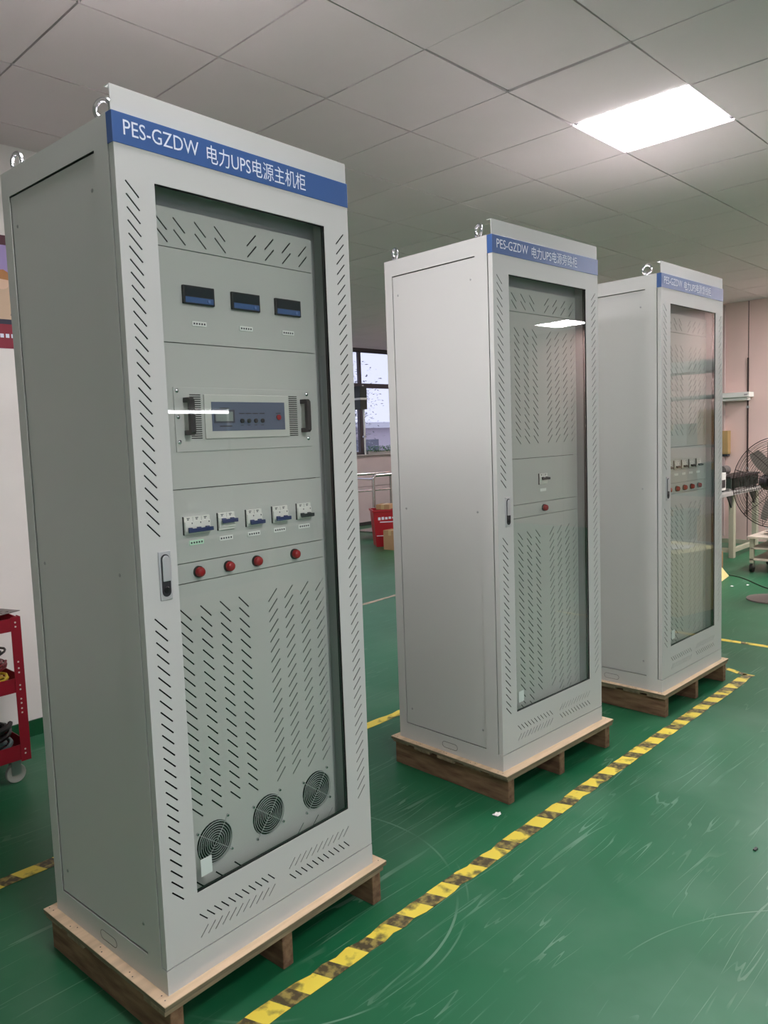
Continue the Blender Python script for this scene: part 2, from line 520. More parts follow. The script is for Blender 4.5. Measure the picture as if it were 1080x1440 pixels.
struct(MB().box(XL - .1, XL, YF, YP, 0, ZC + .02).build('wall_left', WALL_W))
wf = struct(MB().box(XL, XR, YF - .1, YF, 0, 0.9).build('wall_front', WALL_W))
MB().box(XL, XR, YF - .1, YF, 2.9, ZC + .02).build('upper_wall', WALL_W, wf)
MB().box(5.6, XR, YF - .1, YF, 0.9, 2.9).build('pier', WALL_W, wf)
for n in range(4):  # unseen front windows, added as daylight fill for ceiling and cabinet fronts
    a, b = XL + n * 2.4, XL + (n + 1) * 2.4
    w = struct(empty('window_%d' % (n + 11), (0, YF - .06, 0)))
    MB().frame(a + .001, b - .001, 0.901, 2.899, .05, 0, .06).build('window_frame', WINFRAME, w)
    MB().box((a + b) / 2 - .025, (a + b) / 2 + .025, 0, .06, .951, 2.849).build('mullion', WINFRAME, w)
    MB().box(a + .05, b - .05, .025, .031, .95, 2.85).build('pane', WINGLASS, w)
# white partition behind the nearest cabinet, in panels
wp = struct(MB().box(XL, PX, YP + .012, YP + .1, 0, ZC + .02).build('wall_partition', mat('partition_core', (150, 146, 140), 0.8)))
x = XL
for k in range(6):
    x1 = min(x + 1.2, PX)
    MB().box(x + .0015, x1 - .0015, YP, YP + .012, 0.0, ZC + .016).build('wall_panel', WALL_W, wp)
    x = x1
    if x >= PX:
        break
struct(MB().box(PX - .1, PX, YP + .1, YB, 0, ZC + .02).build('wall_return', WALL_W))
struct(MB().box(XL, PX + .008, YP - .01, YP, 0, 0.088).build('baseboard_partition', SKIRT))
# pink panel wall on the right
wr = struct(MB().box(XR + .012, XR + .1, YF, YB, 0, ZC + .02).build('wall_right', mat('panel_core', (92, 70, 66), 0.8)))
y = 3.513 - 1.0 * 10
while y < YB:
    y1 = min(y + 1.0, YB)
    if y1 > YF:
        MB().box(XR, XR + .012, max(y, YF) + .006, y1 - .006, 0, ZC + .016).build('wall_panel', WALL_P, wr, bevel=.002)
    y += 1.0
# rear wall: parapet with windows over it
wb = struct(MB().box(PX, XR, YB, YB + .15, 0, 0.685).build('wall_back', WALL_B))
MB().box(PX, XR, YB + .004, YB + .15, 0.692, 1.24).build('wall_panel', WALL_B, wb)
MB().box(PX, XR, YB - .07, YB + .15, 1.24, 1.262).build('window_sill', mat('sill_concrete', (172, 164, 160), .8), wb)
MB().box(PX, XR, YB, YB + .15, 3.09, ZC + .02).build('lintel', WINFRAME, wb)
xs = [PX, 3.9, 5.4, 6.9, 8.4, 9.80, XR]
for n, (a, b) in enumerate(zip(xs[:-1], xs[1:])):
    w = struct(empty('window_%d' % (n + 1), (0, YB + .05, 0)))
    MB().frame(a + .001, b - .001, 2.49, 3.09, .028, 0, .05).build('window_frame', WINFRAME, w)
    MB().frame(a + .001, b - .001, 1.262, 2.489, .05, 0, .06).build('window_sash', WINFRAME, w)
    MB().box(a + .03, b - .03, .02, .026, 2.52, 3.06).build('pane', WINGLASS, w)
    MB().box(a + .05, b - .05, .025, .031, 1.31, 2.44).build('pane', WINGLASS, w)
struct(MB().box(PX, XR, YB - .012, YB, 0, 0.06).build('baseboard_back', mat('dark_skirting', (50, 46, 46), .6)))

# ------------------------------------------------------------------ floor tapes
def tape(name, x0, x1, y, w, m, label, rz=0.0, ox=0, oy=0, seed=1, cat='floor tape'):
    r = random.Random(seed); mb = MB(); n = max(2, int((x1 - x0) / .05)); vs = []
    for i in range(n + 1):
        t = x0 + (x1 - x0) * i / n
        wob = 0.003 * math.sin(t * 2.1 + seed)
        a = -w / 2 + wob + r.choice((0, 0, 0, 0, .002, .009, -.001)); b = w / 2 + wob - r.choice((0, 0, 0, 0, .002, .009, -.001))
        vs += [(t, a, 0.0005), (t, b, 0.0005), (t, a, 0.0016), (t, b, 0.0016)]
    fs = []
    for i in range(n):
        k = 4 * i
        fs += [(k + 2, k + 6, k + 7, k + 3), (k, k + 1, k + 5, k + 4), (k, k + 4, k + 6, k + 2), (k + 1, k + 3, k + 7, k + 5)]
    fs += [(0, 2, 3, 1), (4 * n, 4 * n + 1, 4 * n + 3, 4 * n + 2)]
    o = mb.add(vs, fs).build(name, m)
    o.location = (ox, oy + y, 0); o.rotation_euler.z = rz
    return tag(o, label, cat)
tape('hazard_tape', -1.0, 4.95, 1.60, .068, HAZARD, 'worn yellow and black hazard tape on the floor along the cabinet fronts')
tape('hazard_tape', -.14, .12, 0, .05, HAZARD, 'short torn end piece of hazard tape by the farthest pallet', rz=math.radians(70), ox=4.98, oy=1.74, seed=5)
tape('hazard_tape', -1.4, 1.6, 2.82, .066, HAZARD, 'yellow and black hazard tape on the floor behind the nearest cabinet', seed=8)
tape('yellow_tape', 1.75, 4.6, 2.85, .062, YELLOW_TAPE, 'plain yellow floor tape running behind the middle cabinet', seed=3)
tape('yellow_tape', -1.35, 1.2, 0, .055, YELLOW_TAPE, 'plain yellow floor tape crossing the floor beyond the farthest cabinet', rz=math.radians(90), ox=5.66, oy=1.3, seed=4)
tape('yellow_tape', -1.6, 1.6, 0, .05, mat('faded_tape', (176, 160, 140), .6, var=.4, vscale=20), 'faded pale floor tape on the grey floor before the rear windows', rz=math.radians(4), ox=5.6, oy=5.05, seed=6)

# ------------------------------------------------------------------ cabinets
W, D, H = 0.80, 0.60, 2.20
GX0, GX1, GZ0, GZ1 = 0.106, 0.694, 0.2295, 2.0545
PD = 0.047            # recess of the inner panels behind the door face
SL = 0.0345; PITCH = 0.0304

def build_shared():
    S = {}
    # body shell
    b = MB()
    b.box(0, W, 0, D, 0, 0.066)                               # plinth
    left = sheet('t', rect(0.025, D, 0.066, H), [rect(0.087, 0.555, 0.075, 2.130)], .002, lambda u, v, d: (d, u, v))
    b.add(left.v, left.f)
    b.box(W - .002, W, .025, D, .066, H)
    b.box(.002, W - .002, D - .002, D, .066, H)
    b.box(.002, W - .002, .025, D - .002, H - .002, H)
    fr = sheet('t', rect(.002, W - .002, .066, H - .002), [rect(.05, .75, .11, 2.14)], .002, FRONT(.026))
    b.add(fr.v, fr.f)
    S['body'] = b.mesh('body')
    # side panel
    S['side_panel'] = MB().box(.0035, .006, .0885, .5535, .0775, 2.1260).mesh('side_panel')
    # door
    holes = [rect(GX0, GX1, GZ0, GZ1)]
    for k in range(28):
        holes.append(slot(.026, 2.0455 - k * PITCH, SL, 1))
    for k in range(25):
        holes.append(slot(.030, .987 - k * .0300, SL, 1))
    for k in range(59):
        holes.append(slot(.7765, 2.0440 - k * PITCH, SL, -1))
    for k in range(11):
        holes.append(slot(.109 + k * .0240, .1690, .0255, 1, .0034))
        holes.append(slot(.135 + k * .0240, .1275, .0255, -1, .0034))
        holes.append(slot(.457 + k * .0235, .1725, .0255, -1, .0034))
        holes.append(slot(.432 + k * .0235, .1310, .0255, 1, .0034))
    d = sheet('t', rect(0.001, W - .001, .0695, 2.1275), holes, .0016, FRONT(0))
    for a in ((.001, .003, .0695, 2.1275), (W - .003, W - .001, .0695, 2.1275)):
        d.box(a[0], a[1], .0016, .021, a[2], a[3])
    d.box(.003, W - .003, .0016, .021, .0695, .0715)
    S['door'] = d.mesh('door')
    f = MB()
    f.box(.004, GX0 - .004, .016, .020, .073, 2.12); f.box(GX1 + .004, W - .004, .016, .020, .073, 2.12)
    f.box(GX0 - .003, GX1 + .003, .016, .020, .073, GZ0 - .003)
    S['door_shade_backing'] = f.mesh('door_shade_backing')  # black sheets added behind the door slots to paint their shade
    S['glass_pane'] = MB().box(GX0 - .01, GX1 + .01, .0035, .0075, GZ0 - .01, GZ1 + .01).mesh('glass_pane')
    S['edge_shade_frame'] = MB().frame(GX0 - .003, GX1 + .003, GZ0 - .003, GZ1 + .003, .004, .008, .013).mesh('edge_shade_frame')  # black frame painting the shadowed return at the opening edge
    # sign band + header
    S['sign_band'] = MB().box(-.001, W + .001, -.0015, .024, 2.1275, 2.199).mesh('sign_band')
    S['header_plate'] = MB().box(.001, W - .001, .003, .0055, 2.199, 2.259).box(.001, W - .001, .0055, .024, 2.2565, 2.259).mesh('header_plate')
    # lock
    pl = MB()
    pl.box(.0495, .0855, -.004, 0, 1.029, 1.1525)
    S['lock_plate'] = pl.mesh('lock_plate')
    hd = []
    for i in range(9):
        an = math.pi * i / 8
        hd.append((.0675 + .0105 * math.cos(an), 1.132 + .0105 * math.sin(an)))
    hd += [(.057, 1.077), (.078, 1.077)]
    S['lock_lever'] = MB().prism(hd, -.0095, -.0055).mesh('lock_lever')
    g = []
    for i in range(9):
        an = math.pi * i / 8
        g.append((.0675 + .0125 * math.cos(an), 1.133 + .0125 * math.sin(an)))
    for i in range(9):
        an = math.pi + math.pi * i / 8
        g.append((.0675 + .0125 * math.cos(an), 1.050 + .0125 * math.sin(an)))
    S['lock_recess'] = MB().prism(g, -.0055, -.004).mesh('lock_recess')
    kk = MB().lathe([(0, -.0085), (.0075, -.0085), (.0085, -.0075), (.0085, -.0055)], (.0675, 0, 1.055), 'y', 18)
    kk.box(.0667, .0683, -.0092, -.0085, 1.050, 1.060)
    S['lock_key_cylinder'] = kk.mesh('lock_key_cylinder', True)
    # lifting eye
    e = MB().ring((0, 0, .036), .0225, .0062, 'x', 24, 8)
    e.lathe([(0, .012), (.008, .012), (.010, .008), (.019, .005), (.019, 0), (0, 0)], n=16)
    S['lifting_eye'] = e.mesh('lifting_eye', True)
    # side screw
    s = MB().lathe([(0, -.0022), (.003, -.002), (.0052, -.0005), (.0052, 0.001)], (0, 0, 0), 'x', 12)
    s.box(-.0026, -.0021, -.0036, .0036, -.0006, .0006)
    S['screw'] = s.mesh('screw', True)
    # oval knockout outline on the plinth
    pts = []
    for i in range(12):
        an = math.pi / 2 + math.pi * i / 11
        pts.append((-.0001, .262 + .0135 * math.cos(an), .033 + .0135 * math.sin(an)))
    for i in range(12):
        an = -math.pi / 2 + math.pi * i / 11
        pts.append((-.0001, .322 + .0135 * math.cos(an), .033 + .0135 * math.sin(an)))
    S['knockout_ring'] = MB().tube(pts, .0009, 5, True).mesh('knockout_ring')
    # inner mounting frame, deeper than the panels
    fr2 = sheet('t', rect(.02, .78, .075, 2.16), [rect(.14, .668, .12, 2.0)], .002, FRONT(.070))
    fr2.box(.716, .722, .030, .070, .10, 2.12).box(.078, .084, .030, .070, .10, 2.12)
    S['mounting_frame'] = fr2.mesh('mounting_frame')
    S['panel_shade_backing'] = MB().box(.135, .675, .064, .066, .385, 2.018).box(.135, .675, .0875, .0895, .14, .380).mesh('panel_shade_backing')  # added black backing, makes the inner panel slots look unlit
    S['door_sticker'] = MB().box(.1235, .1600, .0022, .0034, .2650, .3120).mesh('door_sticker')
    return S
S = build_shared()

def panel(name, z0, z1, holes, parent, m=COAT_IN):
    b = sheet(name, rect(.128, .680, z0 + .0012, z1 - .0012), holes, .0018, FRONT(PD))
    b.box(.128, .680, PD + .0018, PD + .012, z1 - .0035, z1 - .0012)
    b.box(.128, .680, PD + .0018, PD + .012, z0 + .0012, z0 + .0035)
    return b.build(name, m, parent)

def slots_grid(lx, rx, z0, rows):
    hs = []
    for k in range(rows):
        for x in lx:
            hs.append(slot(x, z0 - k * PITCH, SL, 1))
        for x in rx:
            hs.append(slot(x, z0 - k * PITCH, SL, -1))
    return hs

def breaker(parent, x0, x1, zc, poles, up, tcol):
    h = .0235; e = MB(); y = PD
    e.box(x0, x1, y - .006, y, zc - h, zc + h)
    e.box(x0 + .0005, x1 - .0005, y - .0095, y - .006, zc - .0165, zc + .011)       # stepped nose
    body = e.build('circuit_breaker', WHITE_PL, parent, bevel=.0008)
    MB().box(x0 - .0018, x0, y - .004, y, zc - h - .001, zc + h + .001).build('cutout_edge', BLACK, body)
    t = MB(); pw = (x1 - x0) / poles
    zt = zc + (.0005 if up else -.0135)
    t.box(x0 + .004, x1 + .001, y - .0215, y - .016, zt - .0045, zt + .0060)
    for k in range(poles):
        cx = x0 + pw * (k + .5)
        t.box(cx - pw * .20, cx + pw * .20, y - .0170, y - .009, zt - .002, zt + .0085)
    t.build('toggle', tcol, body, bevel=.0012)
    k = MB(); r = random.Random(int(x0 * 1000))
    for q in range(poles):
        cx = x0 + pw * q
        k.box(cx + pw * .30, cx + pw * .62, y - .0065, y - .006, zc + .0185, zc + .0205)
        k.box(cx + pw * .35, cx + pw * .52, y - .0065, y - .006, zc + .0145, zc + .0170)
        k.box(cx + pw * .75, cx + pw * .85, y - .0100, y - .0095, zc + .004, zc + .008)
        if q:
            k.box(cx - .0003, cx + .0003, y - .0062, y - .006, zc + .011, zc + .0225)
    k.build('printed_marks', INK, body)
    return body

def small_tag(parent, xc, zc, m=TAG, w=.046, h=.0125, marks=5):
    t = MB().box(xc - w / 2, xc + w / 2, PD - .0025, PD, zc - h / 2, zc + h / 2).build('label_plate', m, parent)
    if marks:
        k = MB()
        for q in range(marks):
            x = xc - w * .36 + q * w * .72 / (marks - 1)
            k.box(x - .0022, x + .0022, PD - .0029, PD - .0025, zc - .0024, zc + .0024)
        k.build('printed_marks', INK, t)
    return t

LAMP_MESH = None
def lamp(parent, x, z):
    b = MB().lathe([(0, -.021), (.006, -.0205), (.0115, -.018), (.0135, -.014), (.0135, -.005)], (x, PD, z), 'y', 24)
    o = b.build('indicator_lamp', RED, parent, smooth=True)
    MB().lathe([(.0135, -.006), (.0158, -.006), (.0158, 0)], (x, PD, z), 'y', 24).build('bezel', BLACK, o, smooth=True)
    return o

def cooling_fan(parent, x, z):
    y = PD; R = .0585
    b = MB().lathe([(R, .002), (R, .038), (.0, .038)], (x, y, z), 'y', 32)
    b.lathe([(0, .012), (.021, .012), (.021, .036)], (x, y, z), 'y', 20)
    for k in range(7):
        a = 2 * math.pi * k / 7
        vs = []
        for rr, da, yy in ((.021, -.30, .016), (.021, .30, .032), (R - .004, .42, .032), (R - .004, -.10, .016)):
            vs.append((x + rr * math.cos(a + da), y + yy, z + rr * math.sin(a + da)))
            vs.append((x + rr * math.cos(a + da), y + yy + .002, z + rr * math.sin(a + da)))
        b.add(vs, [(0, 2, 4, 6), (7, 5, 3, 1), (0, 1, 3, 2), (2, 3, 5, 4), (4, 5, 7, 6), (6, 7, 1, 0)])
    f = b.build('cooling_fan', BLACK, parent, smooth=True)
    g = MB()
    for k in range(8):
        g.ring((x, y - .006, z), .010 + k * .0068, .0011, 'y', 30, 5)
    for a in (math.radians(52), math.radians(142)):
        u, v = math.cos(a) * .073, math.sin(a) * .073
        g.tube([(x - u, y - .0015, z - v), (x - u * .86, y - .0045, z - v * .86), (x, y - .0075, z), (x + u * .86, y - .0045, z + v * .86), (x + u, y - .0015, z + v)], .0009, 5)
    g.build('grille', SATIN, f, smooth=True)
    for sx, sz in ((1, 1), (-1, 1), (1, -1), (-1, -1)):
        u = (.0475 if sx * sz > 0 else .056) * sx; v = (.0575 if sx * sz > 0 else .044) * sz
        MB().lathe([(0, -.006), (.003, -.0055), (.0042, -.003), (.0042, 0)], (x + u, y, z + v), 'y', 12).build('screw', CHROME, f, smooth=True)
    return f

def cabinet(pos, rz, label, title, kind):
    c = empty('electrical_cabinet', (pos[0], pos[1], 0.13), rz)
    tag(c, label, 'cabinet', 'grey electrical cabinets standing in a row')
    put('body', S['body'], COAT, c)
    put('mounting_frame', S['mounting_frame'], FRAME_IN, c)
    put('panel_shade_backing', S['panel_shade_backing'], DARK, c)
    sp = put('side_panel', S['side_panel'], COAT, c)
    for (yy, zz) in ((.113, 2.043), (.524, 2.043), (.106, 1.092), (.516, 1.090), (.106, .153), (.520, .150)):
        s = put('screw', S['screw'], STEEL, sp); s.location = (.0035, yy, zz)
    put('knockout_ring', S['knockout_ring'], mat('dark_seam', (70, 70, 68), .8), c)
    dr = put('door', S['door'], COAT, c)
    put('door_shade_backing', S['door_shade_backing'], DARK, dr)
    put('edge_shade_frame', S['edge_shade_frame'], BLACK, dr)
    put('glass_pane', S['glass_pane'], GLASS, dr)
    st = put('door_sticker', S['door_sticker'], STICKER, dr)
    put('lock_plate', S['lock_plate'], SATIN, dr, bevel=.0012)
    put('lock_recess', S['lock_recess'], mat('lock_recess_dark', (40, 38, 42), .5), dr)
    put('lock_lever', S['lock_lever'], SATIN, dr, bevel=.0015)
    put('lock_key_cylinder', S['lock_key_cylinder'], BLACK, dr)
    sb = put('sign_band', S['sign_band'], BLUE, c, bevel=.001)
    v1, f1 = text_mesh('PES-GZDW', .0285, .2435, 2.1490, 2.1845, -.0021, 'a')
    v2, f2 = text_mesh(title, .2690, .6210, 2.1400, 2.1870, -.0021, 'b')
    for nm, vv, ff in (('model_lettering', v1, f1), ('title_lettering', v2, f2)):
        me = bpy.data.meshes.new(nm); me.from_pydata(vv, [], ff); me.update()
        put(nm, me, WHITE_INK, sb)
    put('header_plate', S['header_plate'], COAT, c)
    for (xx, yy) in ((.035, .092), (.035, .565), (.765, .092), (.765, .565)):
        e = put('lifting_eye', S['lifting_eye'], CHROME, c); e.location = (xx, yy, H); e.rotation_euler.z = math.radians(random.choice((-20, 10, 25, 35)))
    # inner panels
    top_l = [.120, .187, .253, .3176]; top_r = [.4630, .5285, .5945, .6605]
    lowl = [.1375, .2025, .268, .334]; lowr = [.4774, .541, .606, .6705]
    panel('vent_panel', 1.922, 2.022, slots_grid([x + .012 if x < .13 else x for x in top_l], top_r, 1.9987, 2), c)
    if kind == 'host':
        panel('meter_panel', 1.681, 1.922, [], c)
        for xc in (.2500, .4095, .5690):
            m = MB().box(xc - .050, xc + .050, PD - .009, PD, 1.7835, 1.8310).build('panel_meter', BLACK, c, bevel=.0015)
            MB().box(xc - .044, xc + .044, PD - .0096, PD - .009, 1.8035, 1.8265).build('display_window', mat('dark_meter_window', (38, 42, 48), .15), m)
            MB().box(xc - .045, xc + .045, PD - .0098, PD - .009, 1.7870, 1.8015).build('button_strip', SCREEN_BLUE, m)
            MB().cyl((xc + .030, 1.7940), .0045, PD - .0115, PD - .0095, 'y', 12).build('button', mat('blue_button', (96, 124, 176), .4), m)
            small_tag(c, xc, 1.7345)
        panel('module_surround_panel', 1.300, 1.681, [rect(.172, .632, 1.41, 1.555)], c)
        # rack module
        mo = MB().box(.155, .645, PD - .003, PD - .0003, 1.398, 1.567).build('rack_module', COAT_IN, c, bevel=.001)
        MB().box(.247, .5525, PD - .008, PD - .003, 1.4305, 1.5490).build('bezel', mat('module_bezel', (192, 194, 186), .5), mo, bevel=.0015)
        MB().box(.2690, .5335, PD - .0088, PD - .008, 1.4505, 1.5295).build('control_face', FACE, mo)
        MB().frame(.276, .346, 1.472, 1.508, .005, PD - .0100, PD - .0088).build('screen_surround', mat('slate_dark', (52, 58, 70), .5), mo)
        MB().box(.281, .341, PD - .0096, PD - .0088, 1.477, 1.503).build('lcd_screen', LCD, mo)
        for k, xc in enumerate((.372, .396, .421, .446)):
            MB().cyl((xc, 1.4775), .0062, PD - .0125, PD - .0088, 'y', 16).build('button', BLACK, mo)
            MB().box(xc - .010, xc + .010, PD - .0092, PD - .0088, 1.4965, 1.4995).build('printed_caption', INK, mo)
            MB().box(xc - .005, xc + .005, PD - .0092, PD - .0088, 1.4645, 1.4662).build('printed_caption', INK, mo)
        MB().cyl((.508, 1.4865), .0078, PD - .013, PD - .0088, 'y', 18).build('red_button', RED, mo)
        MB().box(.499, .517, PD - .0092, PD - .0088, 1.497, 1.4995).build('printed_caption', INK, mo)
        MB().box(.294, .336, PD - .0092, PD - .0088, 1.462, 1.4650).build('printed_caption', INK, mo)
        MB().box(.296, .330, PD - .0092, PD - .0088, 1.511, 1.5135).build('printed_caption', INK, mo)
        for (a, b) in ((.2035, .2385), (.5545, .5895)):
            v = MB(); n = 21
            for k in range(n):
                z = 1.433 + k * (1.5475 - 1.433) / (n - 1)
                v.box(a, b, PD - .0034, PD - .003, z - .0014, z + .0014)
            v.build('vent_slits', DARK, mo)
        for xc in (.190, .610):
            h = MB(); y = PD - .003
            h.box(xc - .008, xc + .008, y - .024, y, 1.5265, 1.5395); h.box(xc - .008, xc + .008, y - .024, y, 1.4410, 1.4540)
            h.prism([(y - .024, 1.4410), (y - .031, 1.4480), (y - .031, 1.5325), (y - .024, 1.5395), (y - .0195, 1.5290), (y - .0195, 1.4515)], xc - .008, xc + .008, 'x')
            h.build('handle', BLACK, mo, bevel=.0012)
        for (xx, zz) in ((.1645, 1.5575), (.1645, 1.4895), (.1650, 1.4240), (.6305, 1.5555), (.6305, 1.4225)):
            MB().lathe([(0, -.005), (.003, -.0048), (.0056, -.0025), (.0056, 0)], (xx, PD - .003, zz), 'y', 12).build('screw', CHROME, mo, smooth=True)
        panel('breaker_panel', 1.104, 1.300, [], c)
        breaker(c, .1625, .2450, 1.2030, 3, False, TOGGLE)
        breaker(c, .2740, .3300, 1.2030, 2, True, TOGGLE)
        breaker(c, .3730, .4285, 1.2025, 2, False, TOGGLE)
        breaker(c, .4715, .5295, 1.2028, 2, False, TOGGLE)
        breaker(c, .5695, .6255, 1.2028, 2, False, TOGGLE_K)
        for k, xc in enumerate((.2010, .3000, .4000, .4985, .5985)):
            small_tag(c, xc, 1.1560, TAG_G if k == 0 else TAG)
        panel('lamp_panel', 1.050, 1.104, [], c)
        for xc in (.2014, .3025, .4037, .5528):
            lamp(c, xc, 1.0762)
        hs = slots_grid(lowl, lowr, .9830, 19)
        for x in lowl[:3]:
            hs.append(slot(x, .2275, SL, 1))
        for x in lowr[1:]:
            hs.append(slot(x, .2310, SL, -1))
        for xc in (.2045, .4010, .6010):
            hs.append(circ(xc, .3155, .0595))
        panel('fan_panel', .135, 1.050, hs, c)
        for xc in (.2045, .4010, .6010):
            cooling_fan(c, xc, .3155)
    else:
        panel('upper_vent_panel', 1.303, 1.922, slots_grid(lowl, lowr, 1.8560, 16), c)
        panel('breaker_panel', 1.106, 1.303, [], c)
        panel('lamp_panel', 1.048, 1.106, [], c)
        if kind == 'bypass':
            breaker(c, .3640, .4240, 1.2070, 2, True, TOGGLE_K)
            small_tag(c, .3950, 1.1580, marks=0)
            lamp(c, .4000, 1.0780)
        else:
            for xc in (.176, .276, .372, .468, .566):
                breaker(c, xc - .028, xc + .028, 1.2050, 2, False, TOGGLE_K)
                small_tag(c, xc, 1.1520, marks=0)
                lamp(c, xc + .004, 1.0740)
        hs = slots_grid(lowl, lowr, .9850, 24)
        for k in range(24, 27):
            for x in lowl[:3]:
                hs.append(slot(x, .9850 - k * PITCH, SL, 1))
            for x in lowr[1:]:
                hs.append(slot(x, .9850 - k * PITCH, SL, -1))
        panel('lower_vent_panel', .135, 1.048, hs, c)
    return c

CABS = [((.939, 1.704), 2.57), ((2.598, 1.803), -2.21), ((3.949, 1.710), -1.31)]
cabinet(CABS[0][0], math.radians(CABS[0][1]), 'nearest grey cabinet with meters, rack module, five breakers and three fans', '电力UPS电源主机柜', 'host')
cabinet(CABS[1][0], math.radians(CABS[1][1]), 'middle grey cabinet with one breaker and one red lamp behind glass door', '电力UPS电源旁路柜', 'bypass')
cabinet(CABS[2][0], math.radians(CABS[2][1]), 'farthest grey cabinet with a row of small breakers over a row of lamps', '电力UPS电源馈线柜', 'feeder')

# ------------------------------------------------------------------ pallets
def pallet(pos, rz, label, seed, f=0.0):
    r = random.Random(seed)
    e = empty('wooden_pallet', (pos[0], pos[1], 0), rz)
    tag(e, label, 'pallet', 'low wooden pallets under the cabinets')
    MB().box(-.030, .838, -.028 - f, .632, .116, .1278).build('plywood_core', PLY_CORE, e, bevel=.001)
    MB().box(-.030, .838, -.028 - f, .632, .1278, .130).build('plywood_face', PLY, e)
    n = 5; w = .098
    for k in range(n):
        y0 = -.026 - f + k * (.654 + f - w) / (n - 1)
        dx = r.uniform(-.008, .004)
        MB().box(-.024 + dx, .830 + dx, y0, y0 + w, .103, .1158).build('cross_board', PLY_EDGE, e, bevel=.0015)
    for x0 in (-.012, .372, .772):
        MB().box(x0, x0 + .040, -.022 - f, .622, 0.0, .1028).build('stringer', STRINGER, e, bevel=.003)
    k = MB()
    for (yy) in (-.006, .14, .30, .46, .60):
        for d in (0, .022):
            k.cyl((-.014 + r.uniform(-.006, .006), yy + d), .0022, .1290, .1302, 'z', 8)
            k.cyl((.82 + r.uniform(-.006, .006), yy + d), .0022, .1290, .1302, 'z', 8)
    k.build('nail_heads', INK, e)
pallet(CABS[0][0], math.radians(CABS[0][1]), 'wooden pallet under the nearest cabinet, with three fans', 1)
pallet(CABS[1][0], math.radians(CABS[1][1]), 'wooden pallet under the middle cabinet', 2, .012)
pallet(CABS[2][0], math.radians(CABS[2][1]), 'wooden pallet under the farthest cabinet', 3)

# ------------------------------------------------------------------ left: poster, tool cart
po = empty('wall_poster', (1.15, YP, 2.085))
tag(po, 'poster with maroon borders and a cartoon worker on the white partition', 'poster')
MB().box(-.35, .75, -.003, 0, 0, .58).build('sheet', mat('poster_violet', (164, 146, 196), .5), po)
def flat(name, pts, rgb, depth):
    MB().prism(pts, -.003 - depth, -.0029).build(name, mat('print_' + name, rgb, .5), po)
flat('top_band', [(-.35, .53), (.75, .53), (.75, .58), (-.35, .58)], (84, 40, 52), .0004)
flat('bottom_band', [(-.35, 0), (.75, 0), (.75, .125), (-.35, .125)], (138, 34, 52), .0004)
flat('dark_ground', [(-.35, .125), (.75, .125), (.75, .235), (-.35, .235)], (44, 44, 62), .0004)
flat('printed_body', [(.36, .15), (.60, .15), (.58, .27), (.52, .32), (.44, .32), (.38, .27)], (206, 178, 150), .0008)
flat('printed_coat', [(.50, .17), (.62, .17), (.60, .30), (.53, .30)], (60, 42, 36), .001)
flat('printed_face', circ(.468, .345, .042, 18), (226, 192, 166), .0012)
flat('printed_cap', [(.42, .36), (.52, .35), (.515, .385), (.48, .405), (.43, .395)], (178, 122, 70), .0016)
k = MB()
for q in range(9):
    k.box(.30 + q * .028, .318 + q * .028, -.0040, -.0034, .055, .075)
k.build('printed_line', WHITE_INK, po)

CART_RED = mat('red_cart_paint', (150, 18, 40), .4, var=.12, vscale=6)
ct = empty('tool_cart', (.62, 3.60, 0))
tag(ct, 'red metal tool cart with three trays beside the white partition', 'cart')
cw, cd = .735, .42
for z0, z1, nm in ((.725, .785, 'top_tray'), (.438, .505, 'middle_tray'), (.118, .190, 'bottom_tray')):
    b = MB()
    b.box(.004, cw - .004, .004, cd - .004, z0, z0 + .004)
    b.box(0, cw, 0, .003, z0, z1); b.box(0, cw, cd - .003, cd, z0, z1)
    b.box(0, .003, 0, cd, z0, z1); b.box(cw - .003, cw, 0, cd, z0, z1)
    b.build(nm, CART_RED, ct)
for (px, py, sx, sy) in ((0, 0, 1, 1), (cw, 0, -1, 1), (0, cd, 1, -1), (cw, cd, -1, -1)):
    b = MB(); w = .042; t = .003
    xa, xb = sorted((px - sx * t, px + sx * w)); ya, yb = sorted((py - sy * t, py))
    b.box(xa, xb, ya, yb, .11, .79)
    xa, xb = sorted((px - sx * t, px)); ya, yb = sorted((py, py + sy * w))
    b.box(xa, xb, ya, yb, .11, .79)
    p_ = b.build('post', CART_RED, ct)
    if sy > 0:
        h = MB()
        for zz in (.145, .165, .34, .36, .385, .405, .45, .47, .53, .55, .58, .745, .765):
            h.cyl((px + sx * .022, zz), .0042, py - .0042, py - .003, 'y', 10)
        h.build('bolt_holes', mat('pale_hole', (226, 214, 208), .6), p_)
for (px, py) in ((.055, .05), (cw - .055, .05), (.055, cd - .05), (cw - .055, cd - .05)):
    w_ = MB().cyl((px, .045), .045, py - .013, py + .013, 'y', 22).build('caster_wheel', mat('caster_grey', (176, 174, 166), .5), ct, bevel=.004)
    MB().box(px - .022, px + .022, py - .018, py - .0145, .04, .112).box(px - .022, px + .022, py + .0145, py + .018, .04, .112).box(px - .03, px + .03, py - .022, py + .022, .106, .1165).build('caster_fork', STEEL, w_)
MB().box(.40, .62, -.0045, -.003, .742, .766).build('name_plate', BLACK, ct)
sh = empty('perforated_sheet', (.94, 3.56, .788)); sh.rotation_euler = (math.radians(0), 0, math.radians(20))
tag(sh, 'grey perforated metal sheet lying on the red cart top tray', 'metal sheet')
holes = [circ(.03 + .035 * a, .03 + .04 * b, .009, 8) for a in range(13) for b in range(7)]
sheet('t', rect(0, .50, 0, .30), holes, .003, lambda u, v, d: (u, v, d)).build('plate', mat('galvanised', (120, 112, 108), .45, .6), sh)

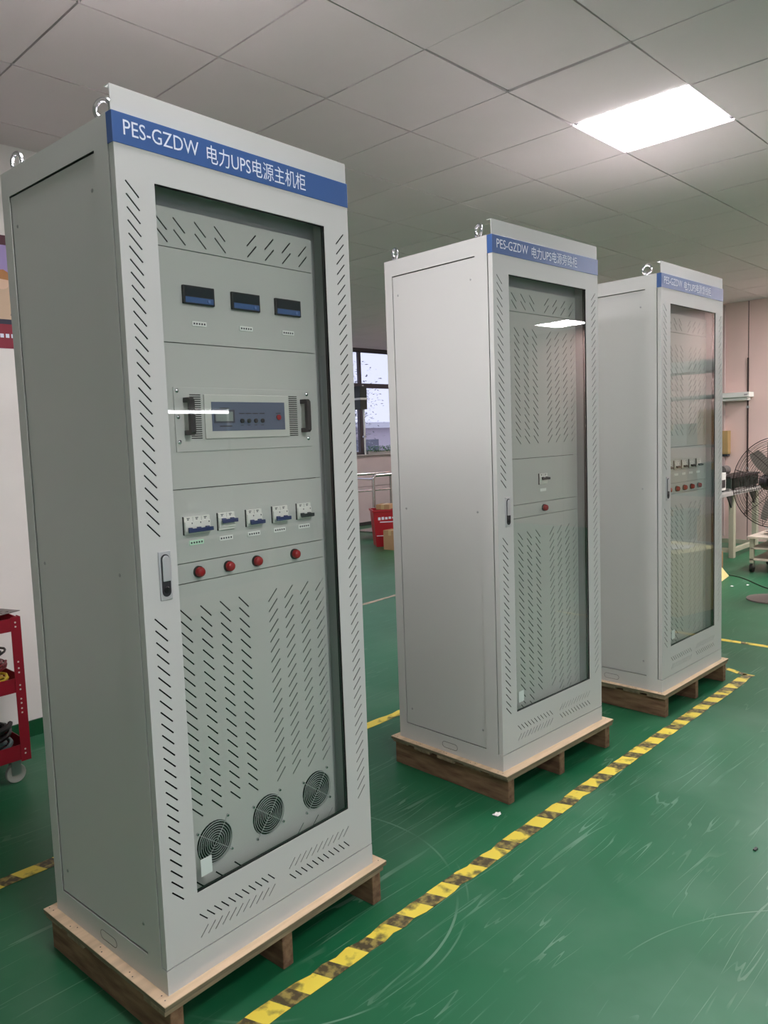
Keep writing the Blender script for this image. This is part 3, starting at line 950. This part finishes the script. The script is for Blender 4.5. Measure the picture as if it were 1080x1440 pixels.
def coil(name, c, R, r, turns, m, label, cat='cable', seed=1, squash=1.0):
    rr = random.Random(seed); pts = []
    n = turns * 22
    for i in range(n):
        a = 2 * math.pi * i / 22
        q = R * (1 + .12 * math.sin(a * .37 + seed) + rr.uniform(-.02, .02))
        pts.append((c[0] + q * math.cos(a), c[1] + q * squash * math.sin(a), c[2] + r + (i / n) * turns * r * 1.15 + .012 * math.sin(a * 1.3 + seed)))
    o = MB().tube(pts, r, 6).build(name, m, smooth=True)
    return tag(o, label, cat)
coil('cable_coil', (1.20, 3.735, .458), .115, .0065, 5, mat('yellow_cable', (222, 190, 40), .45), 'coil of yellow cable on the middle tray of the red cart', seed=2, squash=.85)
coil('cable_coil', (1.20, 3.74, .530), .112, .0065, 5, mat('red_cable', (120, 20, 30), .45), 'coil of dark red cable on top of the yellow coil', seed=3, squash=.85)
coil('cable_coil', (1.21, 3.73, .600), .100, .0055, 3, mat('black_cable', (24, 22, 22), .45), 'loose black cable loop on top of the red coil', seed=6, squash=.8)
coil('cable_coil', (1.19, 3.74, .135), .118, .010, 3, mat('teal_wrap', (86, 108, 106), .35), 'grey green wrapped hose coil on the bottom cart tray', seed=4, squash=.85)
coil('cable_coil', (1.19, 3.74, .205), .115, .012, 4, mat('black_cable', (24, 22, 22), .45), 'thick black cable coil on the bottom cart tray', seed=5, squash=.85)

# ------------------------------------------------------------------ rear corner seen between the cabinets
INOX = mat('stainless_tube', (190, 186, 184), .22, 1.0)
rl = empty('push_trolley', (8.34, 8.02, 0))
tag(rl, 'stainless tube trolley frame before the rear window', 'trolley')
def bend(pts, r=.06, n=6):
    out = [Vector(pts[0])]
    for a, b, c in zip(pts[:-2], pts[1:-1], pts[2:]):
        a, b, c = Vector(a), Vector(b), Vector(c)
        p, q = b + (a - b).normalized() * r, b + (c - b).normalized() * r
        for i in range(n + 1):
            t = i / n
            out.append((1 - t) ** 2 * p + 2 * t * (1 - t) * b + t * t * q)
    out.append(Vector(pts[-1]))
    return out
MB().tube(bend([(0, 0, 0.0), (0, 0, .985), (.75, -.12, .985), (.75, -.12, 0.0)]), .024, 10).build('front_hoop', INOX, rl, smooth=True)
MB().tube(bend([(.10, .55, 0.0), (.10, .55, .985), (.85, .43, .985), (.85, .43, 0.0)]), .020, 10).build('rear_hoop', INOX, rl, smooth=True)
MB().tube([(.0, .02, .93), (.1, .53, .93)], .014, 8).tube([(.75, -.10, .93), (.85, .41, .93)], .014, 8).tube([(.1, .55, .72), (.85, .43, .72)], .014, 8).build('cross_bar', INOX, rl, smooth=True)
MB().box(.03, .80, .02, .45, .10, .125).build('deck', INOX, rl)
MB().cyl((0, 0), .035, 0.0, .012, 'z', 14).cyl((.75, -.12), .035, 0, .012, 'z', 14).build('foot', INOX, rl)

RED_BIN = mat('red_bin_plastic', (172, 28, 40), .4)
rb = empty('red_bin', (8.04, 7.54, 0), math.radians(-38))
tag(rb, 'red plastic bin with white print standing before the trolley', 'bin')
b = MB()
pr_ = [(-.17, -.17), (.17, -.17), (.17, .17), (-.17, .17)]
vs = []
for z, s in ((.0, .86), (.50, 1.06), (.50, 1.14), (.53, 1.14), (.53, 1.02), (.03, .80)):
    vs += [(x * s, y * s, z) for x, y in pr_]
fs = [(3, 2, 1, 0), (20, 21, 22, 23)]
for k in range(5):
    for i in range(4):
        fs.append((k * 4 + i, k * 4 + (i + 1) % 4, k * 4 + 4 + (i + 1) % 4, k * 4 + 4 + i))
b.add(vs, fs).build('body', RED_BIN, rb, bevel=.004)
k = MB()
for q in range(5):
    k.box(-.115 + q * .05, -.080 + q * .05, -.180, -.1745, .385 + .004 * q, .425 + .004 * (q % 2))
k.box(-.09, .10, -.178, -.1725, .350, .362)
k.box(-.14, -.04, -.163, -.158, .155, .165)
k.build('white_print', WHITE_INK, rb)
CARD = mat('cardboard', (186, 148, 108), .85, var=.1, vscale=5)
def carton(pos, size, rz, label, m=CARD, group=None, cat='box'):
    e = empty('carton', pos, rz)
    x, y, z = size
    MB().box(-x / 2, x / 2, -y / 2, y / 2, 0, z).build('body', m, e, bevel=.003)
    MB().box(-x / 2 - .0006, x / 2 + .0006, -.024, .024, z - .0004, z + .0008).box(-x / 2 - .0008, -x / 2 - .0002, -.024, .024, z - .07, z).box(x / 2 + .0002, x / 2 + .0008, -.024, .024, z - .07, z).build('packing_tape', mat('packing_tape', (196, 168, 122), .3), e)
    return tag(e, label, cat, group)
carton((8.03, 7.50, .531), (.24, .20, .07), .4, 'small tan carton lying on top of the red bin')
carton((7.82, 7.16, 0), (.20, .22, .27), .1, 'open tan carton on the floor before the red bin')
bg = empty('plastic_bag', (7.78, 6.97, 0))
tag(bg, 'small white plastic bag leaning on the floor carton', 'bag')
def crumple(name, parent, m, size, seed, n=14, amp=.16):
    r = random.Random(seed); b = MB(); vs = []; fs = []
    for i in range(n + 1):
        th = math.pi * i / n
        for j in range(n):
            ph = 2 * math.pi * j / n
            k = 1 + r.uniform(-amp, amp)
            vs.append((size[0] * k * math.sin(th) * math.cos(ph), size[1] * k * math.sin(th) * math.sin(ph), max(0, size[2] * (1 + k * math.cos(th)))))
    for i in range(n):
        for j in range(n):
            fs.append((i * n + j, i * n + (j + 1) % n, (i + 1) * n + (j + 1) % n, (i + 1) * n + j))
    return b.add(vs, fs).build(name, m, parent, smooth=False)
BAGW = mat('white_film', (232, 230, 226), .25)
crumple('film', bg, BAGW, (.055, .05, .075), 3)

# plants on the sill
GREEN = mat('leaf_green', (58, 120, 52), .5, var=.35, vscale=30)
pt = empty('sill_planter', (9.82, YB - .045, 1.262))
tag(pt, 'long planter of small green plants on the rear window sill', 'planter')
MB().box(0, .85, -.02, .035, 0, .05).build('trough', mat('grey_trough', (150, 146, 142), .7), pt)
r = random.Random(11); b = MB()
for q in range(420):
    x, y, z = r.uniform(0, .85), r.uniform(-.045, .04), .04 + r.random() ** 1.5 * .10
    a, t = r.uniform(0, 6.28), r.uniform(.2, 1.2); l = r.uniform(.014, .028)
    u = Vector((math.cos(a), math.sin(a), t)).normalized() * l; v = Vector((-math.sin(a), math.cos(a), 0)) * l * .4
    c = Vector((x, y, z)); w = u.cross(v).normalized() * .0006
    b.add([c - u * .5 - w, c + v - w, c + u - w, c - v - w, c - u * .5 + w, c + v + w, c + u + w, c - v + w], [(0, 1, 2, 3), (7, 6, 5, 4), (0, 4, 5, 1), (1, 5, 6, 2), (2, 6, 7, 3), (3, 7, 4, 0)])
lf = b.build('foliage', GREEN, pt); lf['kind'] = 'stuff'

# outside: a tree and a pale low building
def tree(pos, h, label, seed):
    e = empty('tree', pos); tag(e, label, 'tree')
    r = random.Random(seed)
    TR = mat('bark', (96, 88, 86), .9)
    b = MB().tube([(0, 0, 0), (.05, .02, h * .3), (-.02, .05, h * .55), (.04, 0, h * .8)], .11, 8)
    tips = []
    for k in range(16):
        a = r.uniform(0, 6.28); z0 = h * r.uniform(.25, .75); L = h * r.uniform(.16, .30)
        p = Vector((0, 0, z0)); q = p + Vector((math.cos(a) * L, math.sin(a) * L, L * r.uniform(.4, .9)))
        b.tube([p, (p + q) / 2 + Vector((0, 0, .05)), q], .028, 5); tips += [q, (p + q) / 2]
    b.build('trunk', TR, e, smooth=True)
    b = MB()
    for q in range(9000):
        c = Vector(r.choice(tips)) + Vector((r.gauss(0, .35), r.gauss(0, .35), r.gauss(0, .32)))
        a = r.uniform(0, 6.28); l = r.uniform(.025, .055)
        u = Vector((math.cos(a), math.sin(a), r.uniform(-.6, .6))) * l; v = Vector((-math.sin(a), math.cos(a), r.uniform(-.5, .5))) * l * .5
        b.add([c - u, c + v, c + u, c - v], [(0, 1, 2, 3)])
    o = b.build('foliage', mat('hazy_foliage', (186, 188, 194), .9, var=.25, vscale=3), e); o['kind'] = 'stuff'  # pale grey leaves: outdoor haze painted into the colour
tree((12.6, 14.2, -.4), 4.4, 'hazy leafy tree outside the rear window', 5)
ground = struct(MB().box(-20, 45, YB + .25, 60, -.6, -.4).build('ground_outside', mat('outdoor_paving', (150, 148, 150), .8)))
ob = empty('low_building', (15.5, 18.5, -.4), math.radians(8))
tag(ob, 'pale low building with flat roof seen through the rear window', 'building')
MB().box(-6, 6, 0, 4, 0, 2.3).build('wall', mat('pale_render', (206, 196, 204), .8), ob)
MB().box(-6.3, 6.3, -.3, 4.3, 2.3, 2.5).build('roof', mat('pale_roof', (222, 222, 228), .7), ob)
for q in range(4):
    MB().box(-5 + q * 2.8, -3.6 + q * 2.8, -.03, 0, .9, 1.9).build('window', mat('dim_glass', (96, 100, 116), .2), ob)

# dark box and white conduit left of the lower window
wu = empty('wall_speaker', (9.66, YB - .10, 2.05))
tag(wu, 'dark wall box with a white band beside the rear window', 'wall box')
MB().box(-.09, .075, -.06, .10, 0, .40).build('case', mat('dark_green_case', (44, 50, 44), .5), wu, bevel=.006)
MB().box(-.092, .077, -.062, .10, .165, .20).build('white_band', WHITE_PL, wu)
cd_ = empty('pipe', (9.775, YB - .03, 1.262)); tag(cd_, 'white vertical pipe beside the rear window mullion', 'pipe')
MB().cyl((0, 0), .016, 0, 1.22, 'z', 12).build('tube', WHITE_PL, cd_, smooth=True)
for z in (.3, .9):
    MB().box(-.024, .024, -.02, .03, z, z + .03).build('clip', STEEL, cd_)

# ------------------------------------------------------------------ right edge: bench, fan, trolley ...
IVORY = mat('ivory_steel', (176, 174, 150), .5, var=.1, vscale=8)
bn = empty('workbench', (8.70, 3.12, 0))
tag(bn, 'steel workbench with pale legs against the pink wall', 'workbench')
MB().box(0, 1.50, 0, .66, .745, .785).build('worktop', mat('grey_worktop', (168, 166, 160), .35), bn, bevel=.004)
for x0 in (.56, 1.34):
    for y0 in (.05, .55):
        MB().box(x0, x0 + .075, y0, y0 + .055, 0, .745).build('leg', IVORY, bn, bevel=.003)
MB().box(.60, 1.38, .06, .10, .06, .11).build('foot_rail', IVORY, bn, bevel=.003)
MB().box(.58, .62, .10, .56, .06, .11).box(1.36, 1.40, .10, .56, .06, .11).build('side_rail', IVORY, bn)
for x0 in (.575, 1.345):
    MB().prism([(x0 - .16, .744), (x0 + .01, .744), (x0 + .01, .56)], .07, .085).build('gusset', mat('dark_bracket', (60, 58, 58), .5), bn)
MB().box(.70, .90, .52, .54, .10, .74).box(1.00, 1.12, .52, .54, .10, .74).build('back_panel', mat('pale_panel', (190, 188, 190), .5), bn)
GRN = mat('dark_green_casting', (34, 48, 40), .45)
hb = empty('finned_fixture', (9.15, 3.16, .785))
tag(hb, 'long dark green finned fixture on the workbench', 'fixture')
MB().box(0, .95, .02, .20, .035, .150).build('body', GRN, hb)
MB().box(-.02, .97, 0, .22, .150, .172).build('top_cover', mat('near_black_cover', (26, 22, 22), .5), hb)
for q in range(19):
    MB().box(.01 + q * .05, .026 + q * .05, .004, .02, .03, .148).build('fin', GRN, hb)
MB().box(.0, .04, .02, .2, 0, .035).box(.9, .94, .02, .2, 0, .035).box(.3, .6, .06, .16, 0, .035).build('foot', STEEL, hb)
wbx = empty('instrument_box', (8.80, 3.20, .785))
tag(wbx, 'small white instrument box at the near end of the workbench', 'instrument')
MB().box(0, .30, 0, .18, .02, .22).build('case', WHITE_PL, wbx, bevel=.004)
MB().box(.02, .12, -.004, 0, .05, .14).box(.17, .27, -.004, 0, .05, .14).build('dark_window', BLACK, wbx)
MB().box(.01, .05, .02, .16, 0, .02).box(.25, .29, .02, .16, 0, .02).build('foot', BLACK, wbx)
mt = empty('small_motor', (9.33, 3.28, .9572)); tag(mt, 'small dark grey motor sitting on the green fixture', 'motor')
MB().cyl((.055, .055), .055, 0, .16, 'x', 20).build('housing', mat('motor_grey', (84, 82, 78), .5), mt, smooth=True)
MB().cyl((.055, .055), .012, .16, .21, 'x', 12).build('shaft', STEEL, mt)
MB().box(.02, .14, .01, .10, 0.0, .012).build('base_plate', STEEL, mt)

ex = empty('fire_extinguisher', (9.02, 3.40, 0)); tag(ex, 'red fire extinguisher standing under the workbench', 'fire extinguisher')
MB().lathe([(0, 0), (.07, 0), (.075, .02), (.075, .40), (.06, .46), (.025, .49), (.025, .51), (0, .51)], n=22).build('cylinder', mat('extinguisher_red', (168, 20, 34), .3), ex, smooth=True)
MB().box(-.02, .02, -.02, .02, .51, .545).box(-.015, .015, -.10, .02, .545, .56).build('valve_lever', BLACK, ex, bevel=.003)
MB().tube([(.02, 0, .53), (.09, 0, .50), (.095, 0, .40), (.09, 0, .20)], .011, 8).build('hose', BLACK, ex, smooth=True)

# pedestal fan
fx, fy, fz = 7.22, 2.15, 1.035
fn = empty('pedestal_fan', (fx, fy, 0), math.radians(-42))
tag(fn, 'large black industrial pedestal fan with round wire cage', 'fan')
FANB = mat('fan_black', (64, 46, 40), .4, .3)
MB().lathe([(0, .035), (.05, .035), (.16, .022), (.20, .012), (.20, 0), (0, 0)], n=36).build('base', mat('fan_base_grey', (112, 100, 94), .45), fn, smooth=True)
MB().cyl((0, 0), .018, .03, fz - .02, 'z', 14).build('pole', mat('fan_pole', (90, 88, 86), .4, .5), fn, smooth=True)
MB().cyl((0, 0), .027, .45, .55, 'z', 14).build('clamp', BLACK, fn)
RC_ = .39
cg = MB()
for side in (-1, 1):
    for k in range(19):
        q = .055 + k * (RC_ - .055) / 18
        y = side * .085 * (1 - (q / RC_) ** 2.6)
        cg.ring((0, y - .06, fz), q, .0016 if k < 18 else .004, 'y', 48, 4)
    for k in range(12):
        a = 2 * math.pi * k / 12 + .2
        pts = []
        for i in range(8):
            q = .05 + (RC_ - .05) * i / 7
            pts.append((q * math.cos(a), side * .087 * (1 - (q / RC_) ** 2.6) - .06, fz + q * math.sin(a)))
        cg.tube(pts, .0026, 4)
cg.build('wire_cage', FANB, fn)
MB().cyl((0, fz), .055, -.150, -.142, 'y', 24).build('cage_badge', BLACK, fn)
MB().lathe([(0, .12), (.06, .115), (.075, .07), (.075, -.03), (0, -.03)], (0, 0, fz), 'y', 24).build('motor', BLACK, fn, smooth=True)
for k in range(3):
    a0 = 2 * math.pi * k / 3 + .15; b = MB(); vs = []
    for i in range(7):
        q = .05 + .29 * i / 6; wv = .20 + .30 * math.sin(math.pi * (i / 6) ** .8)
        for s, yy in ((-1, -.085), (1, -.045)):
            a = a0 + s * wv * .5
            vs += [(q * math.cos(a), yy, fz + q * math.sin(a)), (q * math.cos(a), yy + .002, fz + q * math.sin(a))]
    fs = []
    for i in range(6):
        k4 = 4 * i
        fs += [(k4, k4 + 2, k4 + 6, k4 + 4), (k4 + 1, k4 + 5, k4 + 7, k4 + 3), (k4, k4 + 4, k4 + 5, k4 + 1), (k4 + 2, k4 + 3, k4 + 7, k4 + 6)]
    b.add(vs, fs).build('blade', mat('fan_blade_grey', (150, 138, 132), .5, .1), fn)

# flat trolley with a wrapped parcel
tr = empty('flat_trolley', (8.45, 2.10, 0))
tag(tr, 'low wooden two-shelf trolley on casters behind the pedestal fan', 'trolley')
PALEW = mat('pale_board', (206, 192, 174), .7, var=.15, vscale=8)
MB().box(0, .62, -.05, .66, .355, .380).build('top_board', PALEW, tr, bevel=.003)
MB().box(.02, .60, -.03, .64, .245, .262).build('middle_board', PALEW, tr, bevel=.003)
MB().box(.02, .60, -.03, .64, .125, .145).build('bottom_board', PALEW, tr, bevel=.003)
for (px, py) in ((.02, -.03), (.56, -.03), (.02, .60), (.56, .60)):
    MB().box(px, px + .04, py, py + .04, .10, .355).build('post', IVORY, tr)
    MB().cyl((px + .02, .045), .045, py + .005, py + .035, 'y', 18).build('caster_wheel', BLACK, tr)
    MB().box(px - .005, px + .045, py, py + .004, .05, .102).build('caster_fork', STEEL, tr)
pc = empty('wrapped_parcel', (8.74, 2.50, .3802)); tag(pc, 'clear plastic wrapped parcel lying on the low trolley', 'parcel')
crumple('film', pc, BAGW, (.17, .16, .055), 9, 16, .22)
MB().box(-.10, .10, -.09, .09, .0, .03).build('contents', CARD, pc)

# leaning boards and cartons beyond the farthest cabinet
carton((8.24, 3.02, 0), (.16, .16, .24), .5, 'narrow brown carton standing beyond the farthest cabinet')
carton((7.97, 3.12, 0), (.20, .18, .26), .3, 'brown carton behind the leaning yellow board')
yb = empty('yellow_board', (7.90, 2.79, .006), math.radians(8))
tag(yb, 'pale yellow board leaning on the brown carton by the farthest cabinet', 'board')
o = MB().box(-.26, .22, 0, .006, 0, .20).build('sheet', mat('yellow_card', (226, 212, 140), .6), yb); o.rotation_euler = (math.radians(-38), 0, 0)
o = MB().box(-.26, .22, -.0008, 0, .185, .2).build('edge_fold', mat('yellow_card_edge', (196, 178, 110), .6), yb); o.rotation_euler = (math.radians(-38), 0, 0)
pts = []
for q in range(40):
    t = q / 39
    pts.append((8.18 - .74 * t + .06 * math.sin(t * 9), 2.80 - .72 * t + .05 * math.sin(t * 7 + 1), .005))
tag(MB().tube(pts, .0045, 6).build('power_cord', mat('black_cable', (24, 22, 22), .45), smooth=True), 'thin black cord trailing over the floor toward the pedestal fan', 'cord')
r = random.Random(21)
for (x, y, lab) in ((7.62, 2.62, 'white paper scrap on the floor by the pedestal fan'), (7.75, 2.52, 'second white paper scrap farther from the farthest cabinet'), (2.48, 1.76, 'tiny white foam crumb on the floor by the middle pallet corner')):
    s_ = crumple('paper_scrap', None, BAGW, (.02, .014, .004), r.randint(1, 99), 6, .4)
    s_.location = (x, y, .001); tag(s_, lab, 'scrap')
s_ = MB().prism([(-.012, -.004), (.010, -.006), (.014, .003), (-.010, .005)], 0, .006, 'z').build('debris', BLACK)
s_.location = (2.87, .90, .0005); tag(s_, 'small black chip lying on the open green floor', 'debris')

# wall items on the pink wall
fl = empty('wall_lamp_box', (XR - .09, 3.56, 1.83)); tag(fl, 'white fluorescent lamp fitting end on the pink wall', 'lamp')
MB().box(-.10, .09, -.12, .55, .06, .125).build('housing', WHITE_PL, fl, bevel=.006)
MB().box(-.06, .06, -.09, .52, 0.02, .06).build('reflector', WHITE_PL, fl, bevel=.006)
MB().box(-.104, -.100, -.10, -.06, .08, .10).build('end_cap', STEEL, fl)
jb = empty('junction_box', (XR, 3.80, 1.155)); tag(jb, 'yellowish wooden junction box with conduit on the pink wall', 'junction box')
OCH = mat('ochre_wood', (178, 148, 96), .7, var=.2, vscale=14, stretch=(1, 1, .2))
MB().box(-.11, -.001, -.075, .075, 0, .31).build('case', OCH, jb, bevel=.004)
MB().box(-.116, -.110, -.066, .066, .02, .29).build('cover', OCH, jb, bevel=.002)
MB().box(-.10, -.02, -.07, .07, -.03, 0).build('cable_gland', INK, jb)
MB().cyl((-.03, .0), .016, .31, 1.95, 'z', 10).cyl((-.03, .0), .016, -1.1, -.03, 'z', 10).build('conduit', mat('pink_conduit', (188, 164, 158), .5), jb, smooth=True)
cb = empty('black_conduit', (XR, 3.513, .35)); tag(cb, 'thin dark vertical conduit along a joint of the pink wall', 'conduit')
MB().box(-.012, -.001, -.009, .009, 0, 2.05).build('strip', mat('dark_strip', (58, 40, 38), .6), cb)
for z in (.6, 1.4):
    MB().box(-.014, -.001, -.016, .016, z, z + .03).build('clip', STEEL, cb)

# ------------------------------------------------------------------ the side of the room mirrored in the doors
wk = empty('assembly_bench', (2.3, -2.0, 0)); tag(wk, 'long assembly bench mirrored in the nearest cabinet door', 'bench')
MB().box(0, 2.6, 0, .75, .86, .90).build('worktop', mat('bench_top_green', (96, 128, 108), .4), wk, bevel=.004)
for x0 in (.05, 2.5):
    for y0 in (.05, .65):
        MB().box(x0, x0 + .05, y0, y0 + .05, 0, .86).build('leg', IVORY, wk)
MB().box(.1, 2.5, .06, .70, .25, .27).build('lower_shelf', IVORY, wk)
tl = empty('bench_lamp', (2.9, -1.60, 0.9)); tag(tl, 'fluorescent tube lamp on posts over the assembly bench', 'lamp')
MB().box(0, .03, -.015, .015, 0, .95).box(1.2, 1.23, -.015, .015, 0, .95).build('post', WHITE_PL, tl)
MB().box(0, 1.23, -.03, .03, .93, .96).build('housing', WHITE_PL, tl)
MB().cyl((0, .905), .014, .03, 1.20, 'x', 12).build('tube', TUBE, tl)
for q, (x, y, s) in enumerate(((3.25, -1.43, .12), (3.62, -1.43, .13), (3.95, -1.43, .10), (4.45, -1.5, .16))):
    b_ = empty('plastic_bag', (x, y, .9002))
    tag(b_, ('first', 'second', 'third', 'last')[q] + ' crumpled white bag from the left on the assembly bench', 'bag', 'white bags on the assembly bench')
    crumple('film', b_, BAGW, (s, s * .8, s * .75), 30 + q, 14, .3)
cx_ = carton((6.45, .62, 0), (.62, .50, .52), .2, 'large tan carton mirrored in the farthest cabinet door', mat('kraft_yellow', (206, 196, 140), .8))
cl = MB()
vs = []; nn = 10
for i in range(nn + 1):
    for j in range(nn + 1):
        u, v = i / nn, j / nn
        x = -.34 + .45 * u; y = -.27 + .40 * v
        drop = max(0, -.31 - x) * 5 + max(0, -.25 - y) * 5
        vs.append((min(max(x, -.318), .2), max(y, -.258), .527 + .008 * math.sin(9 * u + 5 * v) - drop * .9))
fs = [(i * (nn + 1) + j, (i + 1) * (nn + 1) + j, (i + 1) * (nn + 1) + j + 1, i * (nn + 1) + j + 1) for i in range(nn) for j in range(nn)]
o = cl.add(vs, fs).build('cloth', BAGW); o.location = (6.45, .62, .004); o.rotation_euler.z = .2
sd = o.modifiers.new('solid', 'SOLIDIFY'); sd.thickness = .003
tag(o, 'white cloth thrown over the large tan carton', 'cloth')
rk = empty('storage_rack', (8.75, -1.3, 0)); tag(rk, 'tall metal storage rack with white top board near the pink wall', 'shelf')
for (px, py) in ((0, 0), (.42, 0), (0, 1.5), (.42, 1.5)):
    MB().box(px, px + .04, py, py + .04, 0, 2.15).build('post', mat('rack_blue_grey', (88, 98, 124), .5), rk)
for z in (.2, .75, 1.3, 1.85):
    MB().box(.002, .458, .002, 1.538, z, z + .03).build('shelf', mat('rack_shelf', (150, 156, 152), .5), rk)
MB().box(-.01, .47, -.01, 1.55, 2.15, 2.27).build('top_board', WHITE_PL, rk)
kk = 0
for z in (.231, .781, 1.331):
    for q in range(3):
        kk += 1
        carton((8.98, -1.02 + q * .48, z), (.34, .36, .24 + .05 * ((kk * 7) % 4)), 0,
               ('left', 'middle', 'right')[q] + ' carton on the ' + {.231: 'lowest', .781: 'second', 1.331: 'third'}[z] + ' shelf of the storage rack',
               CARD if kk % 2 else mat('green_grey_bin', (140, 156, 146), .6), 'cartons on the storage rack')
